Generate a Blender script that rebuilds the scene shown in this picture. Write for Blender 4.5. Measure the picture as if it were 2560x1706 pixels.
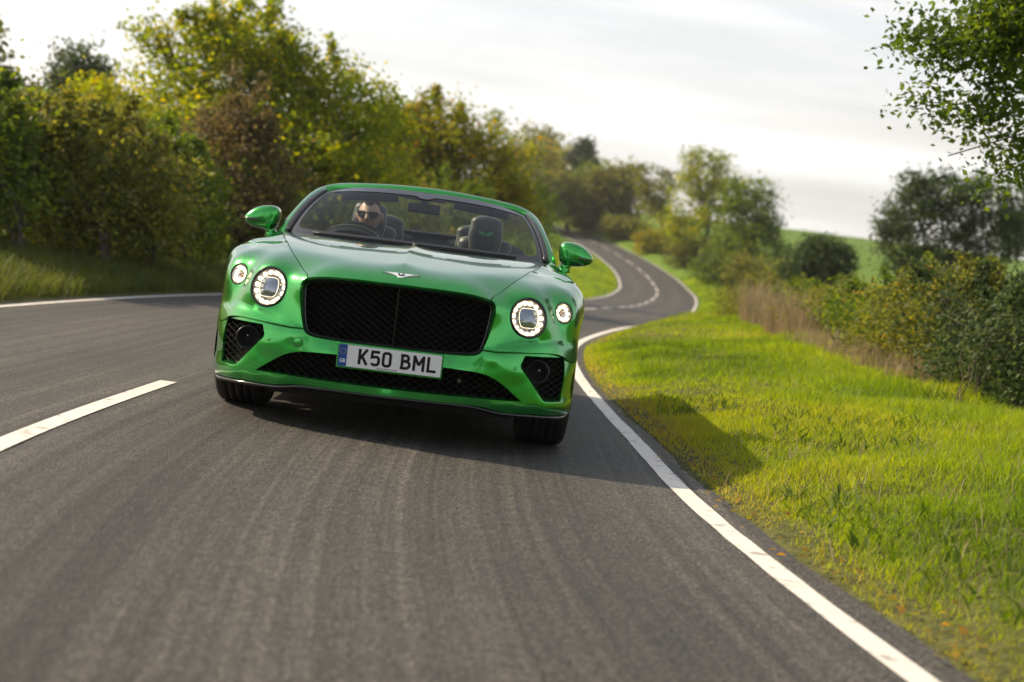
import bpy, bmesh, math, random
import numpy as np
from mathutils import Vector, Matrix, geometry
for _o in list(bpy.data.objects): bpy.data.objects.remove(_o, do_unlink=True)
SC = bpy.context.scene
COL = SC.collection
PI = math.pi

# ---------------------------------------------------------------- camera
CF, CPOS = 3745.9, np.array([0.39395, -7.53396, 0.97592])
CYAW, CPIT, CROLL = -0.02705731, -0.05142633, -0.12193223
def _rz(a): c, s = math.cos(a), math.sin(a); return np.array([[c, -s, 0], [s, c, 0], [0, 0, 1]])
def _rx(a): c, s = math.cos(a), math.sin(a); return np.array([[1, 0, 0], [0, c, -s], [0, s, c]])
def _ry(a): c, s = math.cos(a), math.sin(a); return np.array([[c, 0, s], [0, 1, 0], [-s, 0, c]])
CR = _rz(CYAW) @ _rx(CPIT) @ _ry(CROLL)          # columns: right, forward, up
cam_d = bpy.data.cameras.new('camera'); cam = bpy.data.objects.new('camera', cam_d); COL.objects.link(cam)
_m = Matrix.Identity(4)
for _i in range(3):
    _m[_i][0] = CR[_i, 0]; _m[_i][1] = CR[_i, 2]; _m[_i][2] = -CR[_i, 1]; _m[_i][3] = CPOS[_i]
cam.matrix_world = _m
cam_d.sensor_width = 36.0; cam_d.lens = CF / 2560 * 36.0
cam_d.clip_start = 0.05; cam_d.clip_end = 6000
cam_d.dof.use_dof = True; cam_d.dof.focus_distance = 8.1; cam_d.dof.aperture_fstop = 2.0
SC.camera = cam

# ---------------------------------------------------------------- sky and sun
SUN_DIR = Vector((-1.3, 0.36, 0.98)).normalized()      # towards the sun
SUN_EL = math.asin(SUN_DIR.z); SUN_AZ = math.atan2(SUN_DIR.x, SUN_DIR.y)
world = bpy.data.worlds.new('World'); SC.world = world; world.use_nodes = True
def build_world():
    nt = world.node_tree; N = nt.nodes; L = nt.links
    for n in list(N): N.remove(n)
    out = N.new('ShaderNodeOutputWorld'); bg = N.new('ShaderNodeBackground'); L.new(bg.outputs[0], out.inputs[0])
    bg.inputs[1].default_value = 0.1
    sky = N.new('ShaderNodeTexSky'); sky.sky_type = 'NISHITA'; sky.sun_disc = False
    sky.sun_elevation = SUN_EL; sky.sun_rotation = SUN_AZ; sky.air_density = 1.0; sky.dust_density = 2.2; sky.ozone_density = 1.0
    tc = N.new('ShaderNodeTexCoord'); sep = N.new('ShaderNodeSeparateXYZ'); L.new(tc.outputs['Generated'], sep.inputs[0])
    # clouds on a high flat layer: direction / (z + k)
    ad = N.new('ShaderNodeMath'); ad.operation = 'ADD'; L.new(sep.outputs[2], ad.inputs[0]); ad.inputs[1].default_value = 0.10
    mx = N.new('ShaderNodeMath'); mx.operation = 'MAXIMUM'; L.new(ad.outputs[0], mx.inputs[0]); mx.inputs[1].default_value = 0.05
    dv = N.new('ShaderNodeVectorMath'); dv.operation = 'DIVIDE'; L.new(tc.outputs['Generated'], dv.inputs[0])
    cb = N.new('ShaderNodeCombineXYZ'); L.new(mx.outputs[0], cb.inputs[0]); L.new(mx.outputs[0], cb.inputs[1]); cb.inputs[2].default_value = 1
    L.new(cb.outputs[0], dv.inputs[1])
    mp = N.new('ShaderNodeMapping'); mp.inputs['Scale'].default_value = (0.55, 0.9, 0.2); mp.inputs['Location'].default_value = (3.1, 0.7, 0)
    L.new(dv.outputs[0], mp.inputs[0])
    n1 = N.new('ShaderNodeTexNoise'); n1.inputs['Scale'].default_value = 0.9; n1.inputs['Detail'].default_value = 7; n1.inputs['Roughness'].default_value = 0.55; n1.inputs['Distortion'].default_value = 0.35
    L.new(mp.outputs[0], n1.inputs['Vector'])
    # cover: thick towards the horizon, thinner overhead
    cov = N.new('ShaderNodeMapRange'); cov.inputs[1].default_value = 0.12; cov.inputs[2].default_value = 0.52; cov.inputs[3].default_value = 1.0; cov.inputs[4].default_value = 0.38
    cov.interpolation_type = 'SMOOTHSTEP'; L.new(sep.outputs[2], cov.inputs[0])
    r1 = N.new('ShaderNodeMapRange'); r1.inputs[1].default_value = 0.30; r1.inputs[2].default_value = 0.62; L.new(n1.outputs[0], r1.inputs[0]); r1.inputs[3].default_value = 0.45
    fm = N.new('ShaderNodeMath'); fm.operation = 'MULTIPLY'; L.new(cov.outputs[0], fm.inputs[0]); L.new(r1.outputs[0], fm.inputs[1])
    fx = N.new('ShaderNodeMath'); fx.operation = 'MAXIMUM'; L.new(fm.outputs[0], fx.inputs[0])
    hz = N.new('ShaderNodeMapRange'); hz.inputs[1].default_value = 0.0; hz.inputs[2].default_value = 0.30; hz.inputs[3].default_value = 0.97; hz.inputs[4].default_value = 0.3; L.new(sep.outputs[2], hz.inputs[0])
    L.new(hz.outputs[0], fx.inputs[1])
    # cloud brightness: soft grey undersides
    n2 = N.new('ShaderNodeTexNoise'); n2.inputs['Scale'].default_value = 0.7; n2.inputs['Detail'].default_value = 5; n2.inputs['Distortion'].default_value = 0.6
    mp2 = N.new('ShaderNodeMapping'); mp2.inputs['Scale'].default_value = (0.35, 1.1, 0.2); mp2.inputs['Location'].default_value = (1.3, 4.2, 0); L.new(dv.outputs[0], mp2.inputs[0]); L.new(mp2.outputs[0], n2.inputs['Vector'])
    cr = N.new('ShaderNodeValToRGB'); L.new(n2.outputs[0], cr.inputs[0])
    cr.color_ramp.elements[0].position = 0.32; cr.color_ramp.elements[0].color = (6.0, 5.85, 5.65, 1)
    cr.color_ramp.elements[1].position = 0.62; cr.color_ramp.elements[1].color = (9.4, 9.25, 8.95, 1)
    mix = N.new('ShaderNodeMix'); mix.data_type = 'RGBA'; L.new(fx.outputs[0], mix.inputs[0]); L.new(sky.outputs[0], mix.inputs[6]); L.new(cr.outputs[0], mix.inputs[7])
    L.new(mix.outputs[2], bg.inputs[0])
build_world()
sun_d = bpy.data.lights.new('sun', 'SUN'); sun_d.energy = 5.0; sun_d.angle = math.radians(0.55); sun_d.color = (1.0, 0.81, 0.56)
sun = bpy.data.objects.new('sun', sun_d); COL.objects.link(sun)
sun.rotation_euler = (-SUN_DIR).to_track_quat('-Z', 'Y').to_euler(); sun.location = (-30, 10, 30)
SC.view_settings.view_transform = 'Standard'; SC.view_settings.look = 'None'; SC.view_settings.gamma = 1.0
SC.view_settings.exposure = 0.58; SC.view_settings.use_curve_mapping = False
SC.render.engine = 'CYCLES'
SC.cycles.use_denoising = True
try: SC.cycles.denoiser = 'OPENIMAGEDENOISE'
except Exception: pass
SC.cycles.max_bounces = 8; SC.cycles.diffuse_bounces = 3; SC.cycles.glossy_bounces = 4
SC.cycles.transmission_bounces = 8; SC.cycles.transparent_max_bounces = 10
SC.cycles.sample_clamp_indirect = 6.0; SC.cycles.caustics_reflective = False; SC.cycles.caustics_refractive = False

# ---------------------------------------------------------------- helpers
def at(u, v, dep):
    """photo pixel (2560 wide) and distance along the view axis -> world point"""
    d = np.array([(u - 1280) / CF, 1.0, -(v - 853) / CF])
    return CPOS + (CR @ d) * dep
def cspline(xs, ys):
    """natural cubic spline through columns"""
    xs = np.asarray(xs, float); ys = np.asarray(ys, float); n = len(xs)
    one = ys.ndim == 1
    if one: ys = ys[:, None]
    h = np.diff(xs); A = np.zeros((n, n)); B = np.zeros((n, ys.shape[1])); A[0, 0] = A[-1, -1] = 1
    for i in range(1, n - 1):
        A[i, i - 1] = h[i - 1]; A[i, i] = 2 * (h[i - 1] + h[i]); A[i, i + 1] = h[i]
        B[i] = 6 * ((ys[i + 1] - ys[i]) / h[i] - (ys[i] - ys[i - 1]) / h[i - 1])
    M = np.linalg.solve(A, B)
    def f(x):
        x = np.asarray(x, float); xc = np.clip(x, xs[0], xs[-1]); i = np.clip(np.searchsorted(xs, xc, 'right') - 1, 0, n - 2)
        t = xc - xs[i]; s = h[i] - t; hi = h[i]
        t = t[..., None]; s = s[..., None]; hi = hi[..., None]
        r = M[i] * s**3 / (6 * hi) + M[i + 1] * t**3 / (6 * hi) + (ys[i] / hi - M[i] * hi / 6) * s + (ys[i + 1] / hi - M[i + 1] * hi / 6) * t
        ex = (x - xc)[..., None]
        d0 = (ys[1] - ys[0]) / h[0] - h[0] * (2 * M[0] + M[1]) / 6; d1 = (ys[-1] - ys[-2]) / h[-1] + h[-1] * (M[-2] + 2 * M[-1]) / 6
        r = r + np.where(ex < 0, ex * d0, np.where(ex > 0, ex * d1, 0))
        return r[..., 0] if one else r
    return f
def smooth(a, b, x):
    t = np.clip((np.asarray(x, float) - a) / (b - a), 0, 1); return t * t * (3 - 2 * t)
def vnoise(x, y, seed=0):
    """cheap smooth value noise"""
    x = np.asarray(x, float); y = np.asarray(y, float); xi = np.floor(x); yi = np.floor(y); fx = x - xi; fy = y - yi
    fx = fx * fx * (3 - 2 * fx); fy = fy * fy * (3 - 2 * fy)
    def hsh(a, b): v = np.sin(a * 127.1 + b * 311.7 + seed * 74.7) * 43758.5453; return v - np.floor(v)
    return (hsh(xi, yi) * (1 - fx) + hsh(xi + 1, yi) * fx) * (1 - fy) + (hsh(xi, yi + 1) * (1 - fx) + hsh(xi + 1, yi + 1) * fx) * fy
def tag(o, label=None, cat=None, group=None, kind=None):
    if label: o['label'] = label
    if cat: o['category'] = cat
    if group: o['group'] = group
    if kind: o['kind'] = kind
    return o
def empty(name, loc=(0, 0, 0), parent=None):
    o = bpy.data.objects.new(name, None); COL.objects.link(o); o.location = loc; o.empty_display_size = 0.2
    if parent: o.parent = parent
    return o
def link(name, me, mat=None, parent=None):
    o = bpy.data.objects.new(name, me); COL.objects.link(o)
    if mat is not None and not me.materials: me.materials.append(mat)
    if parent: o.parent = parent
    return o
def npmesh(name, V, F, mat=None, parent=None, smooth_=False, attrs=None):
    """fast mesh: V (n,3); F (m,k) int array"""
    V = np.ascontiguousarray(V, np.float32); F = np.ascontiguousarray(F, np.int32)
    me = bpy.data.meshes.new(name); m, k = F.shape
    me.vertices.add(len(V)); me.vertices.foreach_set('co', V.ravel())
    me.loops.add(m * k); me.loops.foreach_set('vertex_index', F.ravel())
    me.polygons.add(m); me.polygons.foreach_set('loop_start', np.arange(0, m * k, k, dtype=np.int32))
    me.polygons.foreach_set('loop_total', np.full(m, k, np.int32))
    if smooth_: me.polygons.foreach_set('use_smooth', np.ones(m, bool))
    me.update(calc_edges=True)
    for an, av in (attrs or {}).items():
        a = me.attributes.new(an, 'FLOAT', 'POINT'); a.data.foreach_set('value', np.ascontiguousarray(av, np.float32))
    return link(name, me, mat, parent)
def pmesh(name, V, F, mat=None, parent=None, smooth_=False):
    me = bpy.data.meshes.new(name); me.from_pydata([tuple(map(float, v)) for v in V], [], [tuple(map(int, f)) for f in F]); me.update()
    if smooth_: me.polygons.foreach_set('use_smooth', [True] * len(me.polygons))
    return link(name, me, mat, parent)
def tube_np(path, rad, ns=6):
    """tapered tube along path -> V, F(quads)"""
    path = np.asarray(path, float); n = len(path); rad = np.broadcast_to(np.asarray(rad, float), (n,))
    T = np.gradient(path, axis=0); T /= np.linalg.norm(T, axis=1)[:, None] + 1e-9
    up = np.where(abs(T[:, 2:3]) > 0.9, np.array([[1., 0, 0]]), np.array([[0, 0, 1.]])); A = np.cross(T, up); A /= np.linalg.norm(A, axis=1)[:, None] + 1e-9
    B = np.cross(T, A); a = np.arange(ns) * 2 * PI / ns
    V = path[:, None, :] + rad[:, None, None] * (A[:, None, :] * np.cos(a)[None, :, None] + B[:, None, :] * np.sin(a)[None, :, None])
    i = np.arange(n - 1)[:, None] * ns; j = np.arange(ns)[None, :]; j2 = (j + 1) % ns
    F = np.stack([i + j, i + j2, i + ns + j2, i + ns + j], -1).reshape(-1, 4)
    return V.reshape(-1, 3), F
def joinVF(parts):
    Vs, Fs, o = [], [], 0
    for V, F in parts: Vs.append(V); Fs.append(np.asarray(F) + o); o += len(V)
    return np.concatenate(Vs), np.concatenate(Fs)

# ---------------------------------------------------------------- material helpers
def new_mat(name):
    m = bpy.data.materials.new(name); m.use_nodes = True
    b = m.node_tree.nodes['Principled BSDF']; return m, m.node_tree.nodes, m.node_tree.links, b
def simple(name, col, rough=0.5, metal=0.0, coat=0.0, spec=0.5, emit=None, es=0.0, trans=0.0, ior=1.45):
    m, N, L, b = new_mat(name)
    b.inputs['Base Color'].default_value = (*col, 1); b.inputs['Roughness'].default_value = rough; b.inputs['Metallic'].default_value = metal
    b.inputs['Coat Weight'].default_value = coat; b.inputs['Coat Roughness'].default_value = 0.03; b.inputs['Specular IOR Level'].default_value = spec
    b.inputs['Transmission Weight'].default_value = trans; b.inputs['IOR'].default_value = ior
    if emit: b.inputs['Emission Color'].default_value = (*emit, 1); b.inputs['Emission Strength'].default_value = es
    return m
def bumpy(name, col, rough=0.6, scale=40, amount=0.15, strength=0.3, metal=0.0, coat=0.0):
    """plain colour with fine noise in colour and relief"""
    m, N, L, b = new_mat(name)
    tc = N.new('ShaderNodeTexCoord'); n = N.new('ShaderNodeTexNoise'); n.inputs['Scale'].default_value = scale; n.inputs['Detail'].default_value = 4
    L.new(tc.outputs['Object'], n.inputs['Vector'])
    r = N.new('ShaderNodeValToRGB'); L.new(n.outputs[0], r.inputs[0])
    r.color_ramp.elements[0].position = 0.3; r.color_ramp.elements[1].position = 0.7
    r.color_ramp.elements[0].color = (*[c * (1 - amount) for c in col], 1); r.color_ramp.elements[1].color = (*[c * (1 + amount) for c in col], 1)
    L.new(r.outputs[0], b.inputs['Base Color']); b.inputs['Roughness'].default_value = rough; b.inputs['Metallic'].default_value = metal; b.inputs['Coat Weight'].default_value = coat
    bp = N.new('ShaderNodeBump'); bp.inputs['Strength'].default_value = strength; bp.inputs['Distance'].default_value = 0.002; L.new(n.outputs[0], bp.inputs['Height']); L.new(bp.outputs[0], b.inputs['Normal'])
    return m
def leaf_mat(name, cols, trans=0.45, rough=0.55):
    """leaf faces: 'tint' attribute picks the leaf's own colour; thin and translucent"""
    m, N, L, b = new_mat(name)
    at_ = N.new('ShaderNodeAttribute'); at_.attribute_name = 'tint'
    r = N.new('ShaderNodeValToRGB'); L.new(at_.outputs['Fac'], r.inputs[0])
    el = r.color_ramp.elements
    while len(el) < len(cols): el.new(0.5)
    for i, (p, c) in enumerate(cols): el[i].position = p; el[i].color = (*c, 1)
    L.new(r.outputs[0], b.inputs['Base Color']); b.inputs['Roughness'].default_value = rough; b.inputs['Specular IOR Level'].default_value = 0.25
    tr = N.new('ShaderNodeBsdfTranslucent')
    hs = N.new('ShaderNodeHueSaturation'); hs.inputs['Hue'].default_value = 0.485; hs.inputs['Saturation'].default_value = 1.15; hs.inputs['Value'].default_value = 1.7
    L.new(r.outputs[0], hs.inputs['Color']); L.new(hs.outputs[0], tr.inputs['Color'])
    mx = N.new('ShaderNodeMixShader'); mx.inputs[0].default_value = trans
    out = N['Material Output']; L.new(b.outputs[0], mx.inputs[1]); L.new(tr.outputs[0], mx.inputs[2]); L.new(mx.outputs[0], out.inputs[0])
    return m
# ================================================================ terrain and road
_yc = [-60, -30, -15, -8, -4, -2, 0, 2, 6, 10, 13, 16, 20, 24, 31.8, 40.7, 49.6, 58.5, 67.5, 76.4, 85.3, 94.1, 103, 112, 121, 130, 139, 148, 157, 166, 175, 190, 215, 250]
_xc = [16, 4.6, 1.0, -.75, -1.24, -1.38, -1.40, -1.36, -1.34, -1.18, -.93, -.52, .17, .98, 3.0, 4.5, 5.85, 7.15, 8.5, 9.8, 11.2, 12.5, 13.6, 14.35, 14.9, 15.15, 15.1, 14.8, 14.2, 13.35, 12.2, 9.0, 0, -18]
road_x = cspline(_yc, _xc)
_yz = [-60, -10, 12, 31.8, 40.7, 49.6, 58.5, 67.5, 76.4, 85.3, 94.1, 103, 112, 121, 130, 139, 148, 157, 166, 175, 200, 235, 270, 310, 400, 700, 3000]
_zz = [0, 0, 0, -.04, -.12, -.22, -.31, -.37, -.38, -.28, -.06, .22, .6, 1.1, 1.67, 2.3, 2.98, 3.7, 4.45, 5.2, 7.4, 10.3, 12.3, 13.2, 12.0, 6.0, -20]
road_z = cspline(_yz, _zz)
ROAD_L = 3.02                    # tarmac edges, measured from the centre line
def line_r(y): return np.interp(y, [-45, -4, -2, 0, 3, 6, 10, 20, 230], [2.95, 3.02, 2.98, 2.90, 2.81, 2.79, 2.76, 2.74, 2.74])
def road_r(y): return line_r(y) + np.interp(y, [-4, 2, 8, 20, 40], [.27, .19, .17, .25, .25])
def ground(x, y):
    x = np.asarray(x, float); y = np.asarray(y, float); dx = x - road_x(y)
    z = road_z(y) + 0.027 - 0.019 * np.minimum(np.abs(dx), 3.2)
    # nearside (right) verge and bank
    a = np.interp(y, [-60, -6, 4, 14, 22, 40, 60, 90, 130, 300], [.28, .28, .26, .32, .46, .62, .62, .45, .55, .4])
    r = np.maximum(dx - road_r(y) + 0.1, 0); z = z + a * (1 - np.exp(-(r / 0.9) ** 1.25)) + 0.03 * np.clip(r - 2, 0, 60) * np.interp(y, [0, 60, 120], [1, .5, 0.35])
    # offside (left) verge, then the wooded bank
    l = np.maximum(-dx - ROAD_L + 0.1, 0); z = z + np.interp(y, [-60, 20, 80, 120, 300], [.33, .33, .25, .35, .5]) * (1 - np.exp(-(l / 1.1) ** 1.4)) + 0.05 * np.clip(l - 2, 0, 40) * smooth(8, 30, y)
    z = z + 7.0 * smooth(150, 235, y) * smooth(8, 45, l)
    off = np.maximum(r, l)
    z = z + 0.05 * smooth(0.1, 1.0, off) * (vnoise(x * 1.3, y * 1.3, 1) - .5) * 2 + 0.022 * smooth(0.05, 0.5, off) * (vnoise(x * 4.1, y * 4.1, 2) - .5) * 2
    z = z + 0.5 * smooth(12, 40, off) * (vnoise(x * .05, y * .05, 3) - .5) * 2
    return z
def mat_ground():
    m, N, L, b = new_mat('grass_ground')
    tc = N.new('ShaderNodeTexCoord')
    def noise(s, d=5, dist=0.0):
        n = N.new('ShaderNodeTexNoise'); n.inputs['Scale'].default_value = s; n.inputs['Detail'].default_value = d; n.inputs['Distortion'].default_value = dist; L.new(tc.outputs['Object'], n.inputs['Vector']); return n
    a, c, e = noise(0.35, 6, .4), noise(5, 5), noise(60, 4)
    r1 = N.new('ShaderNodeValToRGB'); L.new(c.outputs[0], r1.inputs[0]); el = r1.color_ramp.elements
    el[0].position = .28; el[0].color = (.045, .060, .012, 1); el[1].position = .72; el[1].color = (.115, .165, .022, 1)
    r2 = N.new('ShaderNodeValToRGB'); L.new(a.outputs[0], r2.inputs[0]); el = r2.color_ramp.elements
    el[0].position = .35; el[0].color = (.095, .23, .014, 1); el[1].position = .68; el[1].color = (.17, .27, .025, 1)
    mx = N.new('ShaderNodeMix'); mx.data_type = 'RGBA'; mx.inputs[0].default_value = .5; L.new(r1.outputs[0], mx.inputs[6]); L.new(r2.outputs[0], mx.inputs[7])
    r3 = N.new('ShaderNodeValToRGB'); L.new(e.outputs[0], r3.inputs[0]); el = r3.color_ramp.elements; el[0].position = .3; el[0].color = (.55, .55, .5, 1); el[1].position = .7; el[1].color = (1.25, 1.25, 1.2, 1)
    ml = N.new('ShaderNodeMix'); ml.data_type = 'RGBA'; ml.blend_type = 'MULTIPLY'; ml.inputs[0].default_value = 1; L.new(mx.outputs[2], ml.inputs[6]); L.new(r3.outputs[0], ml.inputs[7])
    th = N.new('ShaderNodeAttribute'); th.attribute_name = 'thatch'
    r4 = N.new('ShaderNodeValToRGB'); L.new(noise(22, 5).outputs[0], r4.inputs[0]); el = r4.color_ramp.elements; el[0].position = .3; el[0].color = (.030, .034, .012, 1); el[1].position = .7; el[1].color = (.105, .110, .032, 1)
    mt = N.new('ShaderNodeMix'); mt.data_type = 'RGBA'; L.new(th.outputs['Fac'], mt.inputs[0]); L.new(ml.outputs[2], mt.inputs[6]); L.new(r4.outputs[0], mt.inputs[7])
    L.new(mt.outputs[2], b.inputs['Base Color']); b.inputs['Roughness'].default_value = .9; b.inputs['Specular IOR Level'].default_value = .15
    bp = N.new('ShaderNodeBump'); bp.inputs['Strength'].default_value = .8; bp.inputs['Distance'].default_value = .03; L.new(c.outputs[0], bp.inputs['Height']); L.new(bp.outputs[0], b.inputs['Normal'])
    return m
def mat_road():
    m, N, L, b = new_mat('worn_tarmac')
    uv = N.new('ShaderNodeAttribute'); uv.attribute_name = 'lane'      # across
    uw = N.new('ShaderNodeAttribute'); uw.attribute_name = 'run'       # along
    cb = N.new('ShaderNodeCombineXYZ'); L.new(uv.outputs['Fac'], cb.inputs[0]); L.new(uw.outputs['Fac'], cb.inputs[1])
    tc = N.new('ShaderNodeTexCoord')
    def ns(vec, scale, detail=4, rough=.6):
        n = N.new('ShaderNodeTexNoise'); n.inputs['Scale'].default_value = scale; n.inputs['Detail'].default_value = detail; n.inputs['Roughness'].default_value = rough; L.new(vec, n.inputs['Vector']); return n
    def mapv(sc):
        mp = N.new('ShaderNodeMapping'); mp.inputs['Scale'].default_value = sc; L.new(cb.outputs[0], mp.inputs[0]); return mp.outputs[0]
    def ramp(src, stops):
        r = N.new('ShaderNodeValToRGB'); L.new(src, r.inputs[0]); el = r.color_ramp.elements
        while len(el) < len(stops): el.new(.5)
        for i, (p, c) in enumerate(stops): el[i].position = p; el[i].color = (c[0], c[1], c[2], 1)
        return r.outputs[0]
    def mul(a, c, f=1.0):
        x = N.new('ShaderNodeMix'); x.data_type = 'RGBA'; x.blend_type = 'MULTIPLY'; x.inputs[0].default_value = f; L.new(a, x.inputs[6]); L.new(c, x.inputs[7]); return x.outputs[2]
    vo = N.new('ShaderNodeTexVoronoi'); vo.inputs['Scale'].default_value = 95; L.new(tc.outputs['Object'], vo.inputs['Vector'])   # stone chippings
    stone = ramp(vo.outputs['Color'], [(0.1, (.019, .0188, .0185)), (.5, (.040, .0388, .0368)), (.9, (.098, .093, .086))])
    worn = ramp(ns(mapv((10, .07, 1)), 1.0, 6, .65).outputs[0], [(.28, (.50, .50, .50)), (.52, (1.0, 1, 1)), (.76, (1.7, 1.66, 1.56))])     # wear along the run of the traffic
    rub = ramp(ns(mapv((46, .11, 1)), 1.0, 3, .6).outputs[0], [(.3, (.66, .66, .66)), (.7, (1.36, 1.34, 1.3))])
    patch = ramp(ns(tc.outputs['Object'], .55, 5).outputs[0], [(.3, (.80, .80, .80)), (.7, (1.15, 1.13, 1.08))])
    c = mul(mul(mul(stone, worn), rub, .85), patch)
    # wheel tracks polished darker
    sn = N.new('ShaderNodeMath'); sn.operation = 'MULTIPLY'; L.new(uv.outputs['Fac'], sn.inputs[0]); sn.inputs[1].default_value = 2 * PI / 1.45
    cs = N.new('ShaderNodeMath'); cs.operation = 'COSINE'; L.new(sn.outputs[0], cs.inputs[0])
    trk = N.new('ShaderNodeMapRange'); trk.inputs[1].default_value = -1; trk.inputs[2].default_value = 1; trk.inputs[3].default_value = .80; trk.inputs[4].default_value = 1.14; L.new(cs.outputs[0], trk.inputs[0])
    cbt = N.new('ShaderNodeCombineColor'); [L.new(trk.outputs[0], cbt.inputs[k]) for k in range(3)]
    c = mul(c, cbt.outputs[0])
    L.new(c, b.inputs['Base Color'])
    b.inputs['Roughness'].default_value = .72; b.inputs['Specular IOR Level'].default_value = .45
    bp = N.new('ShaderNodeBump'); bp.inputs['Strength'].default_value = .75; bp.inputs['Distance'].default_value = .006; L.new(vo.outputs['Distance'], bp.inputs['Height']); L.new(bp.outputs[0], b.inputs['Normal'])
    return m
def mat_paint_line():
    m, N, L, b = new_mat('road_paint')
    tc = N.new('ShaderNodeTexCoord'); vo = N.new('ShaderNodeTexVoronoi'); vo.inputs['Scale'].default_value = 110; L.new(tc.outputs['Object'], vo.inputs['Vector'])
    n = N.new('ShaderNodeTexNoise'); n.inputs['Scale'].default_value = 14; n.inputs['Detail'].default_value = 6; L.new(tc.outputs['Object'], n.inputs['Vector'])
    r = N.new('ShaderNodeValToRGB'); L.new(n.outputs[0], r.inputs[0]); el = r.color_ramp.elements
    el[0].position = .27; el[0].color = (.30, .285, .26, 1); el[1].position = .44; el[1].color = (.66, .63, .58, 1)
    L.new(r.outputs[0], b.inputs['Base Color']); b.inputs['Roughness'].default_value = .6
    bp = N.new('ShaderNodeBump'); bp.inputs['Strength'].default_value = .5; bp.inputs['Distance'].default_value = .004; L.new(vo.outputs['Distance'], bp.inputs['Height']); L.new(bp.outputs[0], b.inputs['Normal'])
    return m
def strip(name, ys, lo, hi, lift, mat, parent=None, cross=2):
    """sheet lying on the road: lo(y), hi(y) are offsets from the centre line"""
    ys = np.asarray(ys, float); xc = road_x(ys); lo = np.broadcast_to(lo, ys.shape); hi = np.broadcast_to(hi, ys.shape)
    t = np.linspace(0, 1, cross)[None, :]; D = lo[:, None] * (1 - t) + hi[:, None] * t
    # stand the offset square to the run of the road
    g = np.gradient(xc, ys); nx = 1 / np.sqrt(1 + g * g); ny = -g * nx
    X = xc[:, None] + D * nx[:, None]; Y = ys[:, None] + D * ny[:, None]
    Z = road_z(ys)[:, None] + 0.027 - 0.019 * np.abs(D) + lift
    n, k = D.shape; i = np.arange(n - 1)[:, None] * k + np.arange(k - 1)[None, :]
    F = np.stack([i, i + 1, i + k + 1, i + k], -1).reshape(-1, 4)
    s = np.concatenate([[0], np.cumsum(np.hypot(np.diff(xc), np.diff(ys)))])
    return npmesh(name, np.stack([X, Y, Z], -1).reshape(-1, 3), F, mat, parent, True, {'lane': D.ravel(), 'run': np.repeat(s, k)})
M_GROUND, M_ROAD, M_LINE = mat_ground(), mat_road(), mat_paint_line()
def build_ground():
    ys = np.concatenate([np.arange(-60, -8, 2.0), np.arange(-8, 26, .16), np.arange(26, 60, .5), np.arange(60, 200, 1.5), np.arange(200, 420, 6), np.array([430, 500, 600, 800, 1100])])
    off = np.concatenate([-np.geomspace(700, 12, 26), np.arange(-11, -6, .5), np.arange(-6, -2.8, .12), np.linspace(-2.7, 2.7, 8), np.arange(2.8, 7, .12), np.arange(7, 12, .5), np.geomspace(12.5, 700, 26)])
    Y, D = np.meshgrid(ys, off, indexing='ij'); wide = np.abs(D)
    X = road_x(np.minimum(Y, 250)) * np.interp(wide, [0, 20, 200, 900], [1, 1, .6, 0]) + D
    Z = ground(X, Y); dx = X - road_x(Y)
    Z = Z - 0.05 * smooth(0.02, -0.1, np.maximum(dx - road_r(Y), -dx - ROAD_L) + 0.06)
    n, k = X.shape; i = np.arange(n - 1)[:, None] * k + np.arange(k - 1)[None, :]
    o = npmesh('ground', np.stack([X, Y, Z], -1).reshape(-1, 3), np.stack([i, i + 1, i + k + 1, i + k], -1).reshape(-1, 4), M_GROUND, None, True, {'thatch': (smooth(5.5, 3.8, np.abs(dx)) * smooth(40, 25, Y)).ravel()})
    tag(o, 'rolling grass land on both sides of the lane', None, None, 'structure')
    ys = np.concatenate([np.arange(-50, -6, .5), np.arange(-6, 30, .08), np.arange(30, 235, .5)])
    jr = (vnoise(ys * 3.1, 0, 5) - .5) * .10 + (vnoise(ys * 11, 0, 6) - .5) * .05
    jl = (vnoise(ys * 2.7, 0, 7) - .5) * .10 + (vnoise(ys * 9, 0, 8) - .5) * .05
    rd = strip('road', ys, -ROAD_L + jl, road_r(ys) - .02 + jr, 0.0, M_ROAD, None, 13)
    tag(rd, 'worn grey tarmac country lane bending away uphill', None, None, 'structure')
    # edge lines: measured offsets from the centre line
    y1 = np.concatenate([np.arange(-45, -6, .5), np.arange(-6, 26, .1), np.arange(26, 230, .5)])
    er = line_r(y1)
    w = .053 + .006 * (vnoise(y1 * 5, 0, 11) - .5)
    strip('edge_line', y1, er - w, er + w, .004, M_LINE, rd, 2)
    el_ = -np.interp(y1, [-45, 0, 230], [2.78, 2.78, 2.76])
    strip('edge_line', y1, el_ - w, el_ + w, .004, M_LINE, rd, 2)
    # centre dashes: six metre marks, three metre gaps, along the run of the road
    yy = np.arange(-45, 225, .05); s = np.concatenate([[0], np.cumsum(np.hypot(np.diff(road_x(yy)), .05))]); s0 = np.interp(1.43, yy, s)
    for k in range(-6, 28):
        a, b_ = s0 + 9 * k - 6.0, s0 + 9 * k
        if a < 0 or b_ > s[-1]: continue
        d = np.interp(np.linspace(a, b_, 25), s, yy)
        strip('centre_dash', d, -.05, .05, .004, M_LINE, rd, 2)
    return rd
ROAD = build_ground()
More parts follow.
